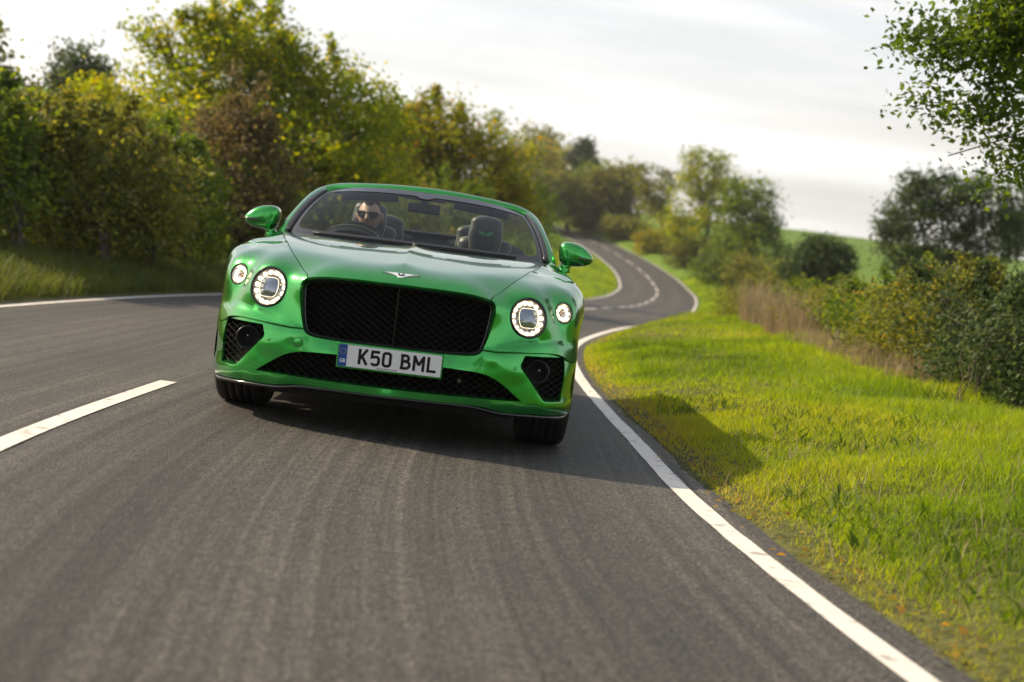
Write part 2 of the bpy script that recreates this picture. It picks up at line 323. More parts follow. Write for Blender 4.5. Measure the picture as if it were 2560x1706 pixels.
# ================================================================ vegetation
RNG = np.random.default_rng(7)
M_BARK = bumpy('bark', (.075, .058, .042), .9, 9, .45, .8)
PAL = {
 'yellowgreen': leaf_mat('leaf_yellowgreen', [(0, (.085, .135, .018)), (.45, (.185, .245, .022)), (.8, (.31, .31, .026)), (1, (.42, .34, .03))], .58),
 'autumn': leaf_mat('leaf_autumn', [(0, (.085, .125, .018)), (.45, (.18, .205, .022)), (.8, (.31, .27, .028)), (1, (.34, .19, .03))], .55),
 'green': leaf_mat('leaf_green', [(0, (.045, .085, .016)), (.5, (.095, .150, .022)), (1, (.18, .225, .034))], .52),
 'dark': leaf_mat('leaf_dark', [(0, (0.026, 0.047, 0.018)), (.6, (0.052, 0.083, 0.029)), (1, (0.111, 0.137, 0.046))], .42),
 'olive': leaf_mat('leaf_olive', [(0, (.070, .090, .022)), (.5, (.140, .160, .032)), (.85, (.225, .220, .042)), (1, (.24, .18, .05))], .52),
 'shadowbrown': leaf_mat('leaf_shadow_brown', [(0, (.045, .044, .020)), (.5, (.10, .085, .036)), (1, (.18, .145, .05))], .45),  # dark olive-brown leaves: deep shadow painted into the thicket's colour
 'pine': leaf_mat('leaf_pine', [(0, (0.018, 0.036, 0.018)), (1, (0.058, 0.085, 0.034))], .2),
 'straw': leaf_mat('dry_grass', [(0, (.17, .13, .075)), (.5, (.29, .235, .145)), (1, (.42, .35, .23))], .35),
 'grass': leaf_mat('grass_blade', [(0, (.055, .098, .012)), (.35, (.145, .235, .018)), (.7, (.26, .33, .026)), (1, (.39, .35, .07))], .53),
 'shadegrass': leaf_mat('grass_blade_shaded', [(0, (.050, .068, .016)), (.5, (.095, .122, .026)), (1, (.18, .17, .06))], .42),  # darker, duller copy of the grass colours, with the hedge's shade painted in
}
def leaf_cards(P, size, rng, up=.35, aspect=.62, droop=0.0):
    """P (n,3) leaf centres -> folded diamond leaves, 4 verts each"""
    n = len(P); size = np.broadcast_to(size, (n,)) * rng.uniform(.65, 1.3, n)
    N = rng.normal(size=(n, 3)); N[:, 2] = np.abs(N[:, 2]) + up; N /= np.linalg.norm(N, axis=1)[:, None]
    A = rng.normal(size=(n, 3)); A[:, 2] -= droop; A -= (A * N).sum(1)[:, None] * N; A /= np.linalg.norm(A, axis=1)[:, None] + 1e-9
    B = np.cross(N, A); h = size[:, None] * .5; w = h * aspect
    V = np.stack([P - A * h, P + B * w + N * h * .18 + A * h * .1, P + A * h, P - B * w + N * h * .18 + A * h * .1], 1)
    return V.reshape(-1, 3), np.arange(4 * n).reshape(n, 4)
def lobe_points(lobes, n, rng, shell=.55):
    """points in a set of ellipsoids (cx,cy,cz,rx,ry,rz), denser towards the skin"""
    L = np.asarray(lobes, float); vol = (L[:, 3] * L[:, 4] * L[:, 5]) ** .75; k = rng.choice(len(L), n, p=vol / vol.sum())
    d = rng.normal(size=(n, 3)); d /= np.linalg.norm(d, axis=1)[:, None]
    r = rng.uniform(0, 1, n) ** (1 / 3.0); r = r * (1 - shell) + shell * (1 - (1 - r) ** 1.6)
    r = r * (1 + .16 * np.sin(d[:, 0] * 5 + k) * np.sin(d[:, 1] * 6 + 2 * k) + .10 * np.sin(d[:, 2] * 9 + k * 3))
    return L[k, :3] + d * r[:, None] * L[k, 3:6], k
def limb(a, b, r0, r1, rng, n=5, sag=.12, ns=5):
    a = np.asarray(a, float); b = np.asarray(b, float); t = np.linspace(0, 1, n)[:, None]; ln = np.linalg.norm(b - a)
    p = a + (b - a) * t; p[1:-1] += rng.normal(size=(n - 2, 3)) * ln * .05; p[:, 2] += np.sin(t[:, 0] * PI) * ln * sag
    return tube_np(p, np.linspace(r0, r1, n), ns)
def plant(name, label, cat, base, lobes, pal, n_clump, per, leaf, sig, seed, trunk_r=.12, stems=1, group=None, shell=.55, up=.35, thin=0.0, branches=4, fork=.45, tint0=.0, tint1=1.0, droop=0.0, bark=True, wood='trunk', crown='crown', shoots=0, shoot_len=.6):
    rng = np.random.default_rng(seed); base = np.asarray(base, float); L = np.asarray(lobes, float)
    root = empty(name, base); tag(root, label, cat, group)
    # clumps of leaves
    C, k = lobe_points(L, n_clump, rng, shell)
    if thin > 0:
        q = vnoise(C[:, 0] * 1.1 + C[:, 1] * .7, C[:, 2] * 1.3 + C[:, 1] * .4, seed); C = C[q > thin * rng.uniform(.6, 1.2, len(q))]
    g = ground(C[:, 0], C[:, 1]); C = C[C[:, 2] > g + .02]
    if shoots:
        top = C[np.argsort(-(C[:, 2] + rng.normal(size=len(C)) * .35 * (C[:, 2].std() + .01)))][:max(shoots * 3, 6)]; st = top[rng.choice(len(top), shoots)]
        dirn = rng.normal(size=(shoots, 3)) * .35 + np.array([0, 0, 1.]); ln = shoot_len * rng.uniform(.4, 1.1, shoots); k6 = 7
        C = np.vstack([C] + [st + dirn * (ln * f)[:, None] for f in np.linspace(.1, 1, k6)])
    P = np.repeat(C, per, 0) + rng.normal(size=(len(C) * per, 3)) * sig * np.repeat(np.r_[rng.uniform(.6, 1.4, len(C) - 7 * shoots), np.full(7 * shoots, .38)], per)[:, None] * np.array([1, 1, .75])
    tint = np.clip(np.repeat(rng.beta(1.6, 1.9, len(C)), per) + rng.normal(size=len(P)) * .13, 0, 1) * (tint1 - tint0) + tint0
    V, F = leaf_cards(P, leaf, rng, up, droop=droop)
    npmesh(crown, V - base, F, PAL[pal], root, False, {'tint': np.repeat(tint, 4)})
    # wood: stems, limbs to each lobe, branches to some clumps
    if bark:
        parts = []
        for s in range(stems):
            b0 = base + np.append(rng.normal(size=2) * (.0 if stems == 1 else .25 * stems ** .5), -.05)
            for i, l in enumerate(L):
                if stems > 1 and rng.uniform() > 1.6 / stems + .2: continue
                c = l[:3]; f = b0 + (c - b0) * fork * np.array([.25, .25, 1]) ; rr = trunk_r / stems ** .5
                if i == 0 or stems > 1: parts.append(limb(b0, f, rr, rr * .7, rng, 5, 0.0, 7))
                else: f = base + (L[0, :3] - base) * fork * np.array([.25, .25, 1])
                parts.append(limb(f, c, rr * .62, rr * .25, rng, 5, .06))
                for j in range(branches):
                    d = rng.normal(size=3); d /= np.linalg.norm(d); e = c + d * l[3:6] * rng.uniform(.6, .95)
                    parts.append(limb(f + (c - f) * rng.uniform(.35, 1), e, rr * .24, rr * .05, rng, 4, .05, 4))
        V, F = joinVF(parts); npmesh(wood, V - base, F, M_BARK, root, True)
    return root
def on_ground(x, y): return np.array([x, y, float(ground(x, y))])
def pl(u, v, dep, rw, rh, rd=None):
    """a crown lobe seen at photo pixel (u,v), rw x rh pixels in radius, at this distance"""
    c = at(u, v, dep); s = dep / CF
    return (c[0], c[1], c[2], rw * s, (rd if rd else rw * s), rh * s)
def foot(u, dep):
    c = at(u, 700, dep); return on_ground(c[0], c[1])

# ---- left bank
plant('field_maple', 'tall yellow-green tree rising behind the windscreen on the left', 'tree', foot(640, 34),
      [pl(690, 250, 34, 130, 150), pl(470, 190, 33.5, 140, 150), pl(620, 125, 34, 140, 90), pl(800, 215, 35, 125, 105), pl(900, 330, 34, 130, 120), pl(560, 330, 33, 150, 100), pl(730, 400, 33, 180, 110), pl(900, 480, 33, 150, 90), pl(390, 90, 34, 50, 70), pl(950, 300, 36, 60, 60)],
      'yellowgreen', 1800, 20, .13, .21, 11, .2, 1, thin=.28, shell=.4, shoots=24, shoot_len=.45)
plant('field_maple', 'golden-topped tree showing above the right half of the windscreen', 'tree', foot(1130, 54),
      [pl(1080, 380, 54, 120, 130), pl(1140, 365, 54, 80, 75), pl(1230, 440, 54, 110, 110), pl(1000, 325, 54, 70, 60), pl(1020, 480, 54, 130, 90), pl(1180, 510, 54, 140, 80), pl(1290, 540, 54, 70, 70), pl(960, 380, 53, 110, 120), pl(1220, 400, 54, 70, 60), pl(930, 480, 52, 120, 90), pl(1050, 325, 54, 70, 55)],
      'autumn', 1700, 20, .17, .27, 12, .17, 1, thin=.24, shell=.45, shoots=20, shoot_len=.5)
plant('hawthorn', 'dark thin-crowned tree poking above the far left hedge', 'tree', foot(205, 42),
      [pl(205, 170, 42, 60, 60), pl(240, 200, 42, 50, 45), pl(160, 210, 42, 40, 40), pl(215, 280, 42, 80, 70)], 'dark', 300, 20, .14, .20, 13, .13, 1, thin=.33)
plant('willow', 'pale wispy sapling tops at the left edge of the picture', 'tree', foot(10, 25),
      [pl(0, 170, 25, 40, 80), pl(-60, 130, 25, 60, 110), pl(60, 250, 25, 60, 60), pl(-10, 330, 25, 110, 90)], 'olive', 420, 18, .11, .16, 14, .08, 1, thin=.38)
plant('hazel', 'bright yellow shrub glowing at the foot of the tall tree', 'shrub', foot(310, 30),
      [pl(300, 290, 30, 90, 60), pl(250, 240, 30, 60, 50), pl(380, 320, 30, 80, 55), pl(330, 400, 29, 130, 90)], 'yellowgreen', 520, 20, .12, .17, 15, .08, 3, thin=.25, tint0=.35)
plant('bramble', 'bramble thicket left of the driver, coloured dark olive-brown as deep shadow', 'shrub', foot(560, 28.5),
      [pl(560, 380, 28.5, 130, 90), pl(480, 330, 29, 80, 60), pl(640, 450, 28.5, 110, 90), pl(590, 560, 28.5, 140, 110)], 'shadowbrown', 520, 20, .10, .20, 16, .05, 5, thin=.34, tint0=.2, shoots=30, shoot_len=.7)
# hedge bushes along the offside verge, one after another
for i, (u, v, d, w, h, p, lab) in enumerate([
    (-80, 430, 19.5, 190, 225, 'green', 'broad dark-green hedge bush filling the left edge of the picture'),
    (130, 450, 21, 170, 205, 'olive', 'olive hedge bush second from the left edge'),
    (300, 480, 22.5, 160, 190, 'olive', 'sunlit olive-green hedge bush left of the bramble thicket'),
    (440, 530, 25.5, 120, 190, 'green', 'mid-green hedge bush below the shadow-dark bramble'),
    (600, 600, 29.5, 120, 150, 'green', 'dense green hedge bush just left of the driver-side door mirror'),
    (760, 560, 34, 150, 170, 'green', 'green hedge bush seen through the windscreen beside the driver'),
    (960, 570, 40, 160, 150, 'olive', 'olive hedge bush behind the windscreen centre'),
    (1150, 590, 49, 150, 140, 'green', 'green hedge bush behind the passenger headrest'),
    (1320, 590, 74, 100, 130, 'green', 'dark-shadowed bush beside the right windscreen pillar')]):
    s = d / CF; c = at(u, v, d); b = on_ground(c[0], c[1]); top = c[2] + h * s; g = b[2]; hh = max(top - g, .8)
    rng = np.random.default_rng(40 + i)
    lob = [(c[0] + rng.normal() * .15 * w * s, c[1] + rng.normal() * .3, g + hh * f, w * s * r, 1.1, hh * q) for f, r, q in ((.28, 1.15, .30), (.5, 1.05, .30), (.74, .85, .28))] + \
          [(c[0] + rng.uniform(-.7, .7) * w * s, c[1] + rng.normal() * .4, g + hh * rng.uniform(.45, .8), w * s * .45, .6, hh * .22) for _ in range(4)]
    plant('hedge_bush', lab, 'bush', b, lob, p, 620, 22, .095, .16, 60 + i, .05, 5, 'hedge along the offside verge', shell=.45, thin=.16, shoots=18, shoot_len=.3)
# ---- far wood on the hill
for i, (u, v, d, w, h, p, lab) in enumerate([
    (1270, 430, 190, 70, 80, 'green', 'green round tree at the left end of the hill wood'),
    (1330, 390, 215, 75, 70, 'olive', 'tallest olive tree of the hill wood'),
    (1390, 430, 205, 60, 70, 'autumn', 'brownish tree in the middle of the hill wood'),
    (1310, 480, 182, 80, 60, 'olive', 'brown-green tree low in the hill wood, right of the windscreen pillar'),
    (1405, 490, 188, 60, 55, 'olive', 'low olive tree beneath the pine on the hill'),
    (1480, 470, 190, 50, 60, 'green', 'dark green tree at the right end of the hill wood'),
    (1535, 475, 185, 45, 60, 'olive', 'small olive tree just right of the hill wood')]):
    b = foot(u, d); s = d / CF; c = at(u, v, d)
    rng = np.random.default_rng(80 + i)
    lob = [(c[0], c[1], c[2], w * s, w * s, h * s)] + [(c[0] + rng.normal() * w * s * .6, c[1] + rng.normal() * 2, c[2] + rng.normal() * h * s * .5, w * s * .5, w * s * .5, h * s * .45) for _ in range(6)]
    plant('wood_tree', lab, 'tree', b, lob, p, 420, 12, .5, .55, 90 + i, .35, 1, 'hill wood trees', thin=.2)
plant('pine_tree', 'dark flat-topped pine standing above the hill wood', 'tree', foot(1462, 200),
      [pl(1462, 375, 200, 28, 14), pl(1450, 400, 200, 34, 14), pl(1478, 415, 200, 30, 16), pl(1462, 440, 200, 38, 14), pl(1466, 358, 200, 16, 8)], 'pine', 330, 14, .42, .4, 101, .4, 1, thin=.12)
# ---- nearside hedgerow trees up the hill
plant('ash_tree', 'slender open-crowned tree, left of two on the far field edge', 'tree', foot(1565, 185),
      [pl(1562, 470, 185, 42, 55), pl(1590, 440, 185, 25, 30), pl(1540, 450, 185, 25, 30), pl(1575, 520, 185, 40, 25)], 'olive', 260, 14, .42, .46, 111, .22, 1, thin=.42)
plant('ash_tree', 'slender open-crowned tree, right of two on the far field edge', 'tree', foot(1640, 166),
      [pl(1635, 470, 166, 40, 55), pl(1610, 450, 166, 25, 35), pl(1665, 455, 166, 28, 35), pl(1640, 520, 166, 45, 28)], 'olive', 270, 14, .38, .42, 112, .22, 1, thin=.42)
plant('ash_tree', 'tallest tree of the nearside hedgerow, tinged with yellow', 'tree', foot(1760, 140),
      [pl(1750, 440, 140, 62, 60), pl(1790, 410, 140, 38, 36), pl(1720, 500, 140, 60, 50), pl(1790, 500, 140, 70, 60), pl(1750, 570, 140, 80, 50), pl(1690, 560, 140, 45, 45), pl(1730, 400, 140, 28, 24)], 'yellowgreen', 720, 16, .32, .38, 113, .25, 1, thin=.43)
plant('oak_tree', 'rounded olive tree right of the tallest hedgerow tree', 'tree', foot(1870, 118),
      [pl(1870, 540, 118, 62, 60), pl(1840, 490, 118, 45, 45), pl(1905, 500, 118, 38, 50), pl(1880, 610, 118, 80, 50), pl(1920, 570, 118, 40, 50), pl(1830, 600, 118, 60, 50)], 'green', 700, 16, .29, .34, 114, .25, 1, thin=.3)
for i, (u, v, d, w, h, p, lab) in enumerate([
    (1475, 545, 192, 45, 22, 'olive', 'clipped far hedge section nearest the hill wood'),
    (1560, 578, 180, 45, 28, 'olive', 'hedge section under the left slender tree'),
    (1645, 608, 162, 45, 32, 'autumn', 'hedge section under the right slender tree'),
    (1735, 640, 144, 60, 45, 'olive', 'hedge section under the tallest hedgerow tree'),
    (1820, 672, 122, 70, 55, 'green', 'green hedge bush below the rounded olive tree'),
    (1895, 700, 102, 70, 55, 'olive', 'olive bramble clump left of the dark thorn bush'),
    (1965, 722, 82, 70, 50, 'olive', 'low bramble clump in front of the dark thorn bush')]):
    b = foot(u, d); s = d / CF; c = at(u, v, d); rng = np.random.default_rng(130 + i)
    g = b[2]; top = max(c[2] + h * s, g + 1.2); hh = top - g
    lob = [(c[0] + k * w * s * .55, c[1] + rng.normal() * .5, g + hh * .45, w * s * .75, max(w * s * .5, 1.), hh * .5) for k in (-1, 0, 1)] + [(c[0] + rng.uniform(-1, 1) * w * s, c[1] + rng.normal() * .6, g + hh * .75, w * s * .35, .8, hh * .3) for _ in range(3)]
    plant('hedge_bush', lab, 'bush', b, lob, p, 330, 16, float(np.interp(d, [50, 190], [.15, .36])), float(np.interp(d, [50, 190], [.22, .44])), 140 + i, .06, 4, 'hedge along the nearside verge', thin=.12)
plant('thorn_bush', 'dark rounded thorn bush standing alone before the green field', 'bush', foot(2045, 62),
      [pl(2050, 650, 62, 75, 48), pl(2000, 670, 62, 60, 40), pl(2090, 660, 62, 55, 45), pl(2060, 615, 62, 50, 28), pl(2040, 700, 62, 80, 35)], 'dark', 620, 18, .15, .2, 151, .09, 4, thin=.16, tint1=.85)
plant('sycamore', 'broad dark green tree with light showing through at the right', 'tree', foot(2360, 56),
      [pl(2290, 540, 56, 70, 80), pl(2360, 490, 56, 80, 60), pl(2460, 500, 56, 80, 70), pl(2260, 620, 56, 70, 60), pl(2360, 620, 56, 90, 80), pl(2480, 600, 56, 90, 80), pl(2560, 540, 57, 70, 90), pl(2280, 470, 56, 40, 40), pl(2230, 560, 56, 40, 40)], 'dark', 1350, 18, .15, .2, 152, .16, 4, thin=.34)
# ---- near right hedge
for i, (x, y, w, h, p, lab) in enumerate([
    (6.1, 21.5, 1.5, .70, 'olive', 'hedge bush at the far end behind the dry grass'),
    (6.1, 18.0, 1.5, .75, 'green', 'leafy hedge bush above the dry grass'),
    (5.9, 14.6, 1.5, .82, 'olive', 'bramble bush with pale seed heads, third from the far end'),
    (5.8, 11.6, 1.4, .95, 'green', 'mid-green hedge bush, fourth from the far end'),
    (5.6, 8.6, 1.4, 1.12, 'olive', 'hedge bush near the right edge below the dark tree'),
    (5.4, 5.6, 1.4, 1.15, 'dark', 'nearest hedge bush cut by the right edge')]):
    b = on_ground(x, y); rng = np.random.default_rng(160 + i)
    lob = [(x + rng.normal() * .1, y + k * w * .6, b[2] + h * .42, .9, w * .8, h * .46) for k in (-1, 0, 1)] + [(x + rng.normal() * .3, y + rng.uniform(-1, 1) * w, b[2] + h * rng.uniform(.55, .8), .5, .55, h * .27) for _ in range(5)]
    plant('hedge_bush', lab, 'bush', b, lob, p, 900, 22, .058, .11, 170 + i, .016, 7, 'near hedge along the nearside verge', thin=.22, shoots=24, shoot_len=.24)
plant('ash_tree', 'overhanging tree with drooping leaves in the upper right corner', 'tree', on_ground(7.6, 5.0),
      [pl(2500, 60, 12.5, 110, 80), pl(2400, 130, 12.5, 80, 50), pl(2540, 220, 12.5, 100, 80), pl(2320, 95, 12.5, 70, 36), pl(2310, 255, 12.5, 80, 26), pl(2440, 300, 12.5, 90, 40), pl(2540, 370, 12.5, 90, 55), pl(2370, 390, 12.5, 60, 26), pl(2480, 440, 12.5, 70, 30), pl(2620, 100, 12.7, 140, 160), pl(2650, 330, 12.7, 120, 120)],
      'green', 640, 26, .066, .13, 181, .022, 1, thin=.44, shell=.25, tint1=.8, droop=.6, fork=.8, branches=0)

# ---- trees and hedge behind the viewer (mirrored in the paint)
for i, (x, y, h, w, p, lab) in enumerate([(7.5, -22, 6.5, 2.6, 'green', 'roadside tree behind the viewer, mirrored in the right front wing'), (-9, -26, 7.5, 3.2, 'green', 'roadside tree behind the viewer, mirrored in the left front wing'), (-1.5, -46, 6, 3.4, 'olive', 'tree behind the viewer where the lane bends away')]):
    b = on_ground(x, y); rng = np.random.default_rng(210 + i)
    lob = [(x, y, b[2] + h * .62, w, w, h * .36)] + [(x + rng.normal() * w * .5, y + rng.normal() * w * .5, b[2] + h * rng.uniform(.45, .85), w * .5, w * .5, h * .18) for _ in range(5)]
    plant('roadside_tree', lab, 'tree', b, lob, p, 420, 16, .24, .3, 215 + i, .16, 1, thin=.25)
for i, (x, y, lab) in enumerate([(6.2, -14, 'hedge bush behind the viewer on the nearside'), (-7.5, -15, 'hedge bush behind the viewer on the offside'), (9.5, -34, 'far hedge bush behind the viewer on the nearside')]):
    b = on_ground(x, y); rng = np.random.default_rng(220 + i)
    lob = [(x, y + k * 3.0, b[2] + .8, 1.2, 2.2, .9) for k in (-1, 0, 1)]
    plant('hedge_bush', lab, 'bush', b, lob, 'green', 420, 16, .13, .2, 225 + i, .05, 3, thin=.15)
# ---- grass
def blades(name, label, X, Y, h, w, pal, seed, lean=.5, tint=(0, 1), patch=1.0, extra=None):
    rng = np.random.default_rng(seed); n = len(X); Z = ground(X, Y) - .01
    h = h * rng.uniform(.5, 1.25, n); a = rng.uniform(0, 2 * PI, n); ca, sa = np.cos(a), np.sin(a)
    l = h * lean * rng.uniform(.2, 1.2, n); b = rng.uniform(0, 2 * PI, n); lx, ly = l * np.cos(b), l * np.sin(b)
    w = np.broadcast_to(w, (n,)) * rng.uniform(.6, 1.2, n)
    V = np.empty((n, 5, 3)); wx, wy = w * ca / 2, w * sa / 2
    V[:, 0] = np.stack([X - wx, Y - wy, Z], -1); V[:, 1] = np.stack([X + wx, Y + wy, Z], -1)
    V[:, 2] = np.stack([X + wx * .8 + lx * .35, Y + wy * .8 + ly * .35, Z + h * .6], -1); V[:, 3] = np.stack([X - wx * .8 + lx * .35, Y - wy * .8 + ly * .35, Z + h * .6], -1)
    V[:, 4] = np.stack([X + lx, Y + ly, Z + h * .97], -1)
    i = np.arange(n)[:, None] * 5
    F = np.concatenate([i + np.array([0, 1, 2]), i + np.array([0, 2, 3]), i + np.array([3, 2, 4])])
    t = np.clip(vnoise(X * 1.3, Y * 1.3, seed) * .45 * patch + vnoise(X * .4, Y * .4, seed + 9) * .45 + rng.beta(2, 2, n) * .45 - .22 + (0 if extra is None else extra), 0, 1) * (tint[1] - tint[0]) + tint[0]
    o = npmesh(name, V.reshape(-1, 3), F, PAL[pal], None, False, {'tint': np.repeat(t, 5)})
    return tag(o, label, 'grass', None, 'stuff')
def strew(n, y0, y1, d0, d1, side, rng, bias=1.0):
    Y = rng.uniform(y0, y1, n); e = (road_r(Y) if side > 0 else -ROAD_L)
    D = e + side * (d0 + (d1 - d0) * rng.uniform(0, 1, n) ** bias)
    return road_x(Y) + D, Y
r_ = np.random.default_rng(5)
def cat_(*a): return np.concatenate([q[0] for q in a]), np.concatenate([q[1] for q in a])
X, Y = cat_(strew(95000, -4.2, 3, -.03, 2.9, 1, r_, 1.15), strew(85000, 3, 13, -.03, 3.2, 1, r_, 1.1), strew(42000, 13, 26, -.03, 4, 1, r_))
edge = (X - road_x(Y) - road_r(Y))
hh = np.interp(edge, [-.05, .25, 1.2, 2.6], [.03, .055, .072, .13]) * (.5 + .8 * vnoise(X * 1.7, Y * 1.7, 21))
hh = hh * np.where(vnoise(X * .55 + 3, Y * .55, 23) > .66, 1.45, 1.0)
keep = (vnoise(X * 2.3, Y * 2.3, 24) + r_.uniform(-.25, .25, len(X))) > .20
keep &= ~((edge < .10) & (r_.uniform(0, 1, len(X)) < .55))
X, Y, hh, edge = X[keep], Y[keep], hh[keep], edge[keep]
blades('verge_grass', 'short bright green grass on the nearside verge', X, Y, hh, np.interp(Y, [-4, 4, 12, 26], [.0048, .006, .010, .018]), 'grass', 31, .75, extra=np.interp(edge, [0, .15, .45], [.5, .28, 0]))
X, Y = cat_(strew(26000, 26, 60, 0, 6, 1, r_), strew(22000, 60, 125, 0, 7, 1, r_), strew(16000, 70, 140, 0, 8, -1, r_))
blades('far_grass', 'bright mown grass beside the far bend', X, Y, .16, np.interp(Y, [26, 60, 125], [.022, .04, .08]), 'grass', 32, .6)
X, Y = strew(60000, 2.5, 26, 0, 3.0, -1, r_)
blades('offside_grass', 'rank grass strip below the left hedge, shade toned into its green', X, Y, .24, .014, 'shadegrass', 33, .6)
X, Y = cat_(strew(1500, -4.2, 4, .0, 3.0, 1, r_), strew(4200, 4, 24, .5, 3.4, 1, r_)); k = vnoise(X * .8, Y * .8, 25) > .45; X, Y = X[k], Y[k]
blades('dead_stems', 'scattered dead stems and seed heads in the nearside verge', X, Y, .13, .004, 'straw', 34, .8)
X, Y = cat_(strew(9000, -4.2, 6, .15, 3.1, 1, r_), strew(7000, 6, 24, .2, 3.6, 1, r_)); k = vnoise(X * 1.1 + 7, Y * 1.1, 26) > .60; X, Y = X[k], Y[k]
blades('verge_weeds', 'darker broad-leaved weed patches in the nearside verge', X, Y, .075, .018, 'green', 35, 1.0)
# dry bents along the hedge foot
def dry(n, y0, y1, x0, x1, h, seed):
    rng = np.random.default_rng(seed); Y = rng.uniform(y0, y1, n); X = rng.uniform(0, 1, n); X = x0(Y) + (x1(Y) - x0(Y)) * X
    return X, Y, h * (.6 + .6 * vnoise(X * 2, Y * 2, seed))
q1 = dry(9000, 12.5, 20, lambda y: 4.75 + 0 * y + (y - 12) * .06, lambda y: 5.6 + (y - 12) * .08, .72, 51)
q2 = dry(1600, 7, 12.5, lambda y: 4.5 + 0 * y, lambda y: 5.2 + 0 * y, .38, 52)
X = np.concatenate([q1[0], q2[0]]); Y = np.concatenate([q1[1], q2[1]]); h = np.concatenate([q1[2], q2[2]])
k = vnoise(X * 1.4, Y * 1.4, 27) + .25 * vnoise(X * 6, Y * 6, 28) > .42; X, Y, h = X[k], Y[k], h[k]
blades('dry_grass', 'tall dry brown grass along the foot of the near hedge', X, Y, h, .008, 'straw', 53, .55)
X, Y = strew(9000, 40, 125, 6.5, 9.5, 1, r_)
blades('far_dry_grass', 'dry fawn grass strip below the far hedge', X, Y, .7, .05, 'straw', 54, .3)
# fallen leaves along the tarmac edge
def litter():
    rng = np.random.default_rng(61); Y = rng.uniform(-4.2, 9, 260); X = road_x(Y) + road_r(Y) + rng.normal(size=260) * .07
    P = np.stack([X, Y, ground(X, Y) + .022], -1); V, F = leaf_cards(P, .036, rng, 2.5, .7)
    o = npmesh('leaf_litter', V, F, PAL['autumn'], None, False, {'tint': np.repeat(rng.uniform(.8, 1, 260), 4)})
    tag(o, 'fallen orange-brown leaves along the tarmac edge', 'leaves', None, 'stuff')
litter()
# ================================================================ the car
CAR0 = np.array([0., 2.4, 0.])
CAR = empty('convertible_car', CAR0)
tag(CAR, 'glossy green open-top luxury convertible with round headlights driving towards the viewer', 'car')
def mat_body():
    m, N, L, b = new_mat('green_metallic_paint')
    tc = N.new('ShaderNodeTexCoord'); vo = N.new('ShaderNodeTexVoronoi'); vo.inputs['Scale'].default_value = 900; L.new(tc.outputs['Object'], vo.inputs['Vector'])
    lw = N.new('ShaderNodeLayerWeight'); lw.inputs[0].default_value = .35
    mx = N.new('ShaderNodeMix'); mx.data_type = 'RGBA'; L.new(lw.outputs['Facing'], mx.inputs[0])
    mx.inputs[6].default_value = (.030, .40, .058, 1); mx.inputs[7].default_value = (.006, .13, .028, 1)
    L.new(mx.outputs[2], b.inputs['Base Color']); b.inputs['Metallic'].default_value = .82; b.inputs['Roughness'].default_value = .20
    b.inputs['Coat Weight'].default_value = 1.0; b.inputs['Coat Roughness'].default_value = .02; b.inputs['Coat IOR'].default_value = 1.52
    bp = N.new('ShaderNodeBump'); bp.inputs['Strength'].default_value = .05; bp.inputs['Distance'].default_value = .0006; L.new(vo.outputs['Distance'], bp.inputs['Height']); L.new(bp.outputs[0], b.inputs['Normal'])
    return m
M_BODY = mat_body()
M_BLK = simple('gloss_black', (.006, .006, .007), .12, 0, .4)
M_SATIN = simple('satin_black', (.008, .008, .009), .38)
M_MESH = simple('mesh_black', (.004, .004, .0045), .28)
M_MATT = bumpy('matt_black_plastic', (.010, .010, .011), .65, 300, .3, .2)
M_VOID = simple('dark_liner', (.003, .003, .003), .9, spec=.1)
M_RUB = bumpy('tyre_rubber', (.012, .012, .013), .7, 120, .3, .3)
M_CHR = simple('chrome', (.93, .94, .96), .28, 1.0)
M_DCHR = simple('dark_chrome', (.16, .15, .14), .12, 1.0)
M_LEA = bumpy('black_leather', (.010, .014, .014), .42, 260, .25, .35)
M_PIPE = bumpy('pale_green_piping', (.30, .36, .26), .5, 200, .1, .1)
M_EMB = simple('green_stitching', (.03, .22, .10), .6)
M_WHITE = simple('plate_white', (.80, .81, .83), .28, 0, .4)
M_BLUE = simple('plate_blue', (.008, .075, .30), .3, 0, .4)
M_YEL = simple('plate_yellow', (.75, .55, .03), .4)
M_INK = simple('plate_ink', (.006, .006, .006), .35)
M_LED = simple('led_light', (1, .93, .8), .3, emit=(1.0, .80, .50), es=2.1)
M_LEDS = simple('led_light_soft', (1, .9, .75), .3, emit=(1.0, .84, .58), es=1.1)
def mat_glass(name, tint=(.92, .96, .94), refl=1.0, dark=.0):
    m = bpy.data.materials.new(name); m.use_nodes = True; N = m.node_tree.nodes; L = m.node_tree.links
    N.remove(N['Principled BSDF']); out = N['Material Output']
    t = N.new('ShaderNodeBsdfTransparent'); t.inputs[0].default_value = (*tint, 1); g = N.new('ShaderNodeBsdfGlossy'); g.inputs['Roughness'].default_value = .01
    f = N.new('ShaderNodeFresnel'); f.inputs[0].default_value = 1.5; ml = N.new('ShaderNodeMath'); ml.operation = 'MULTIPLY'; L.new(f.outputs[0], ml.inputs[0]); ml.inputs[1].default_value = refl
    mx = N.new('ShaderNodeMixShader'); L.new(ml.outputs[0], mx.inputs[0]); L.new(t.outputs[0], mx.inputs[1]); L.new(g.outputs[0], mx.inputs[2]); L.new(mx.outputs[0], out.inputs[0])
    return m
M_GLASS = mat_glass('windscreen_glass', (.86, .91, .88), .55)
M_LENS = mat_glass('lamp_glass', (.97, .97, .97), .8)
M_CRYS = simple('lamp_crystal', (.80, .80, .80), .05, .85)
M_PROJ = simple('lamp_projector', (.26, .31, .37), .05, .85, .8)

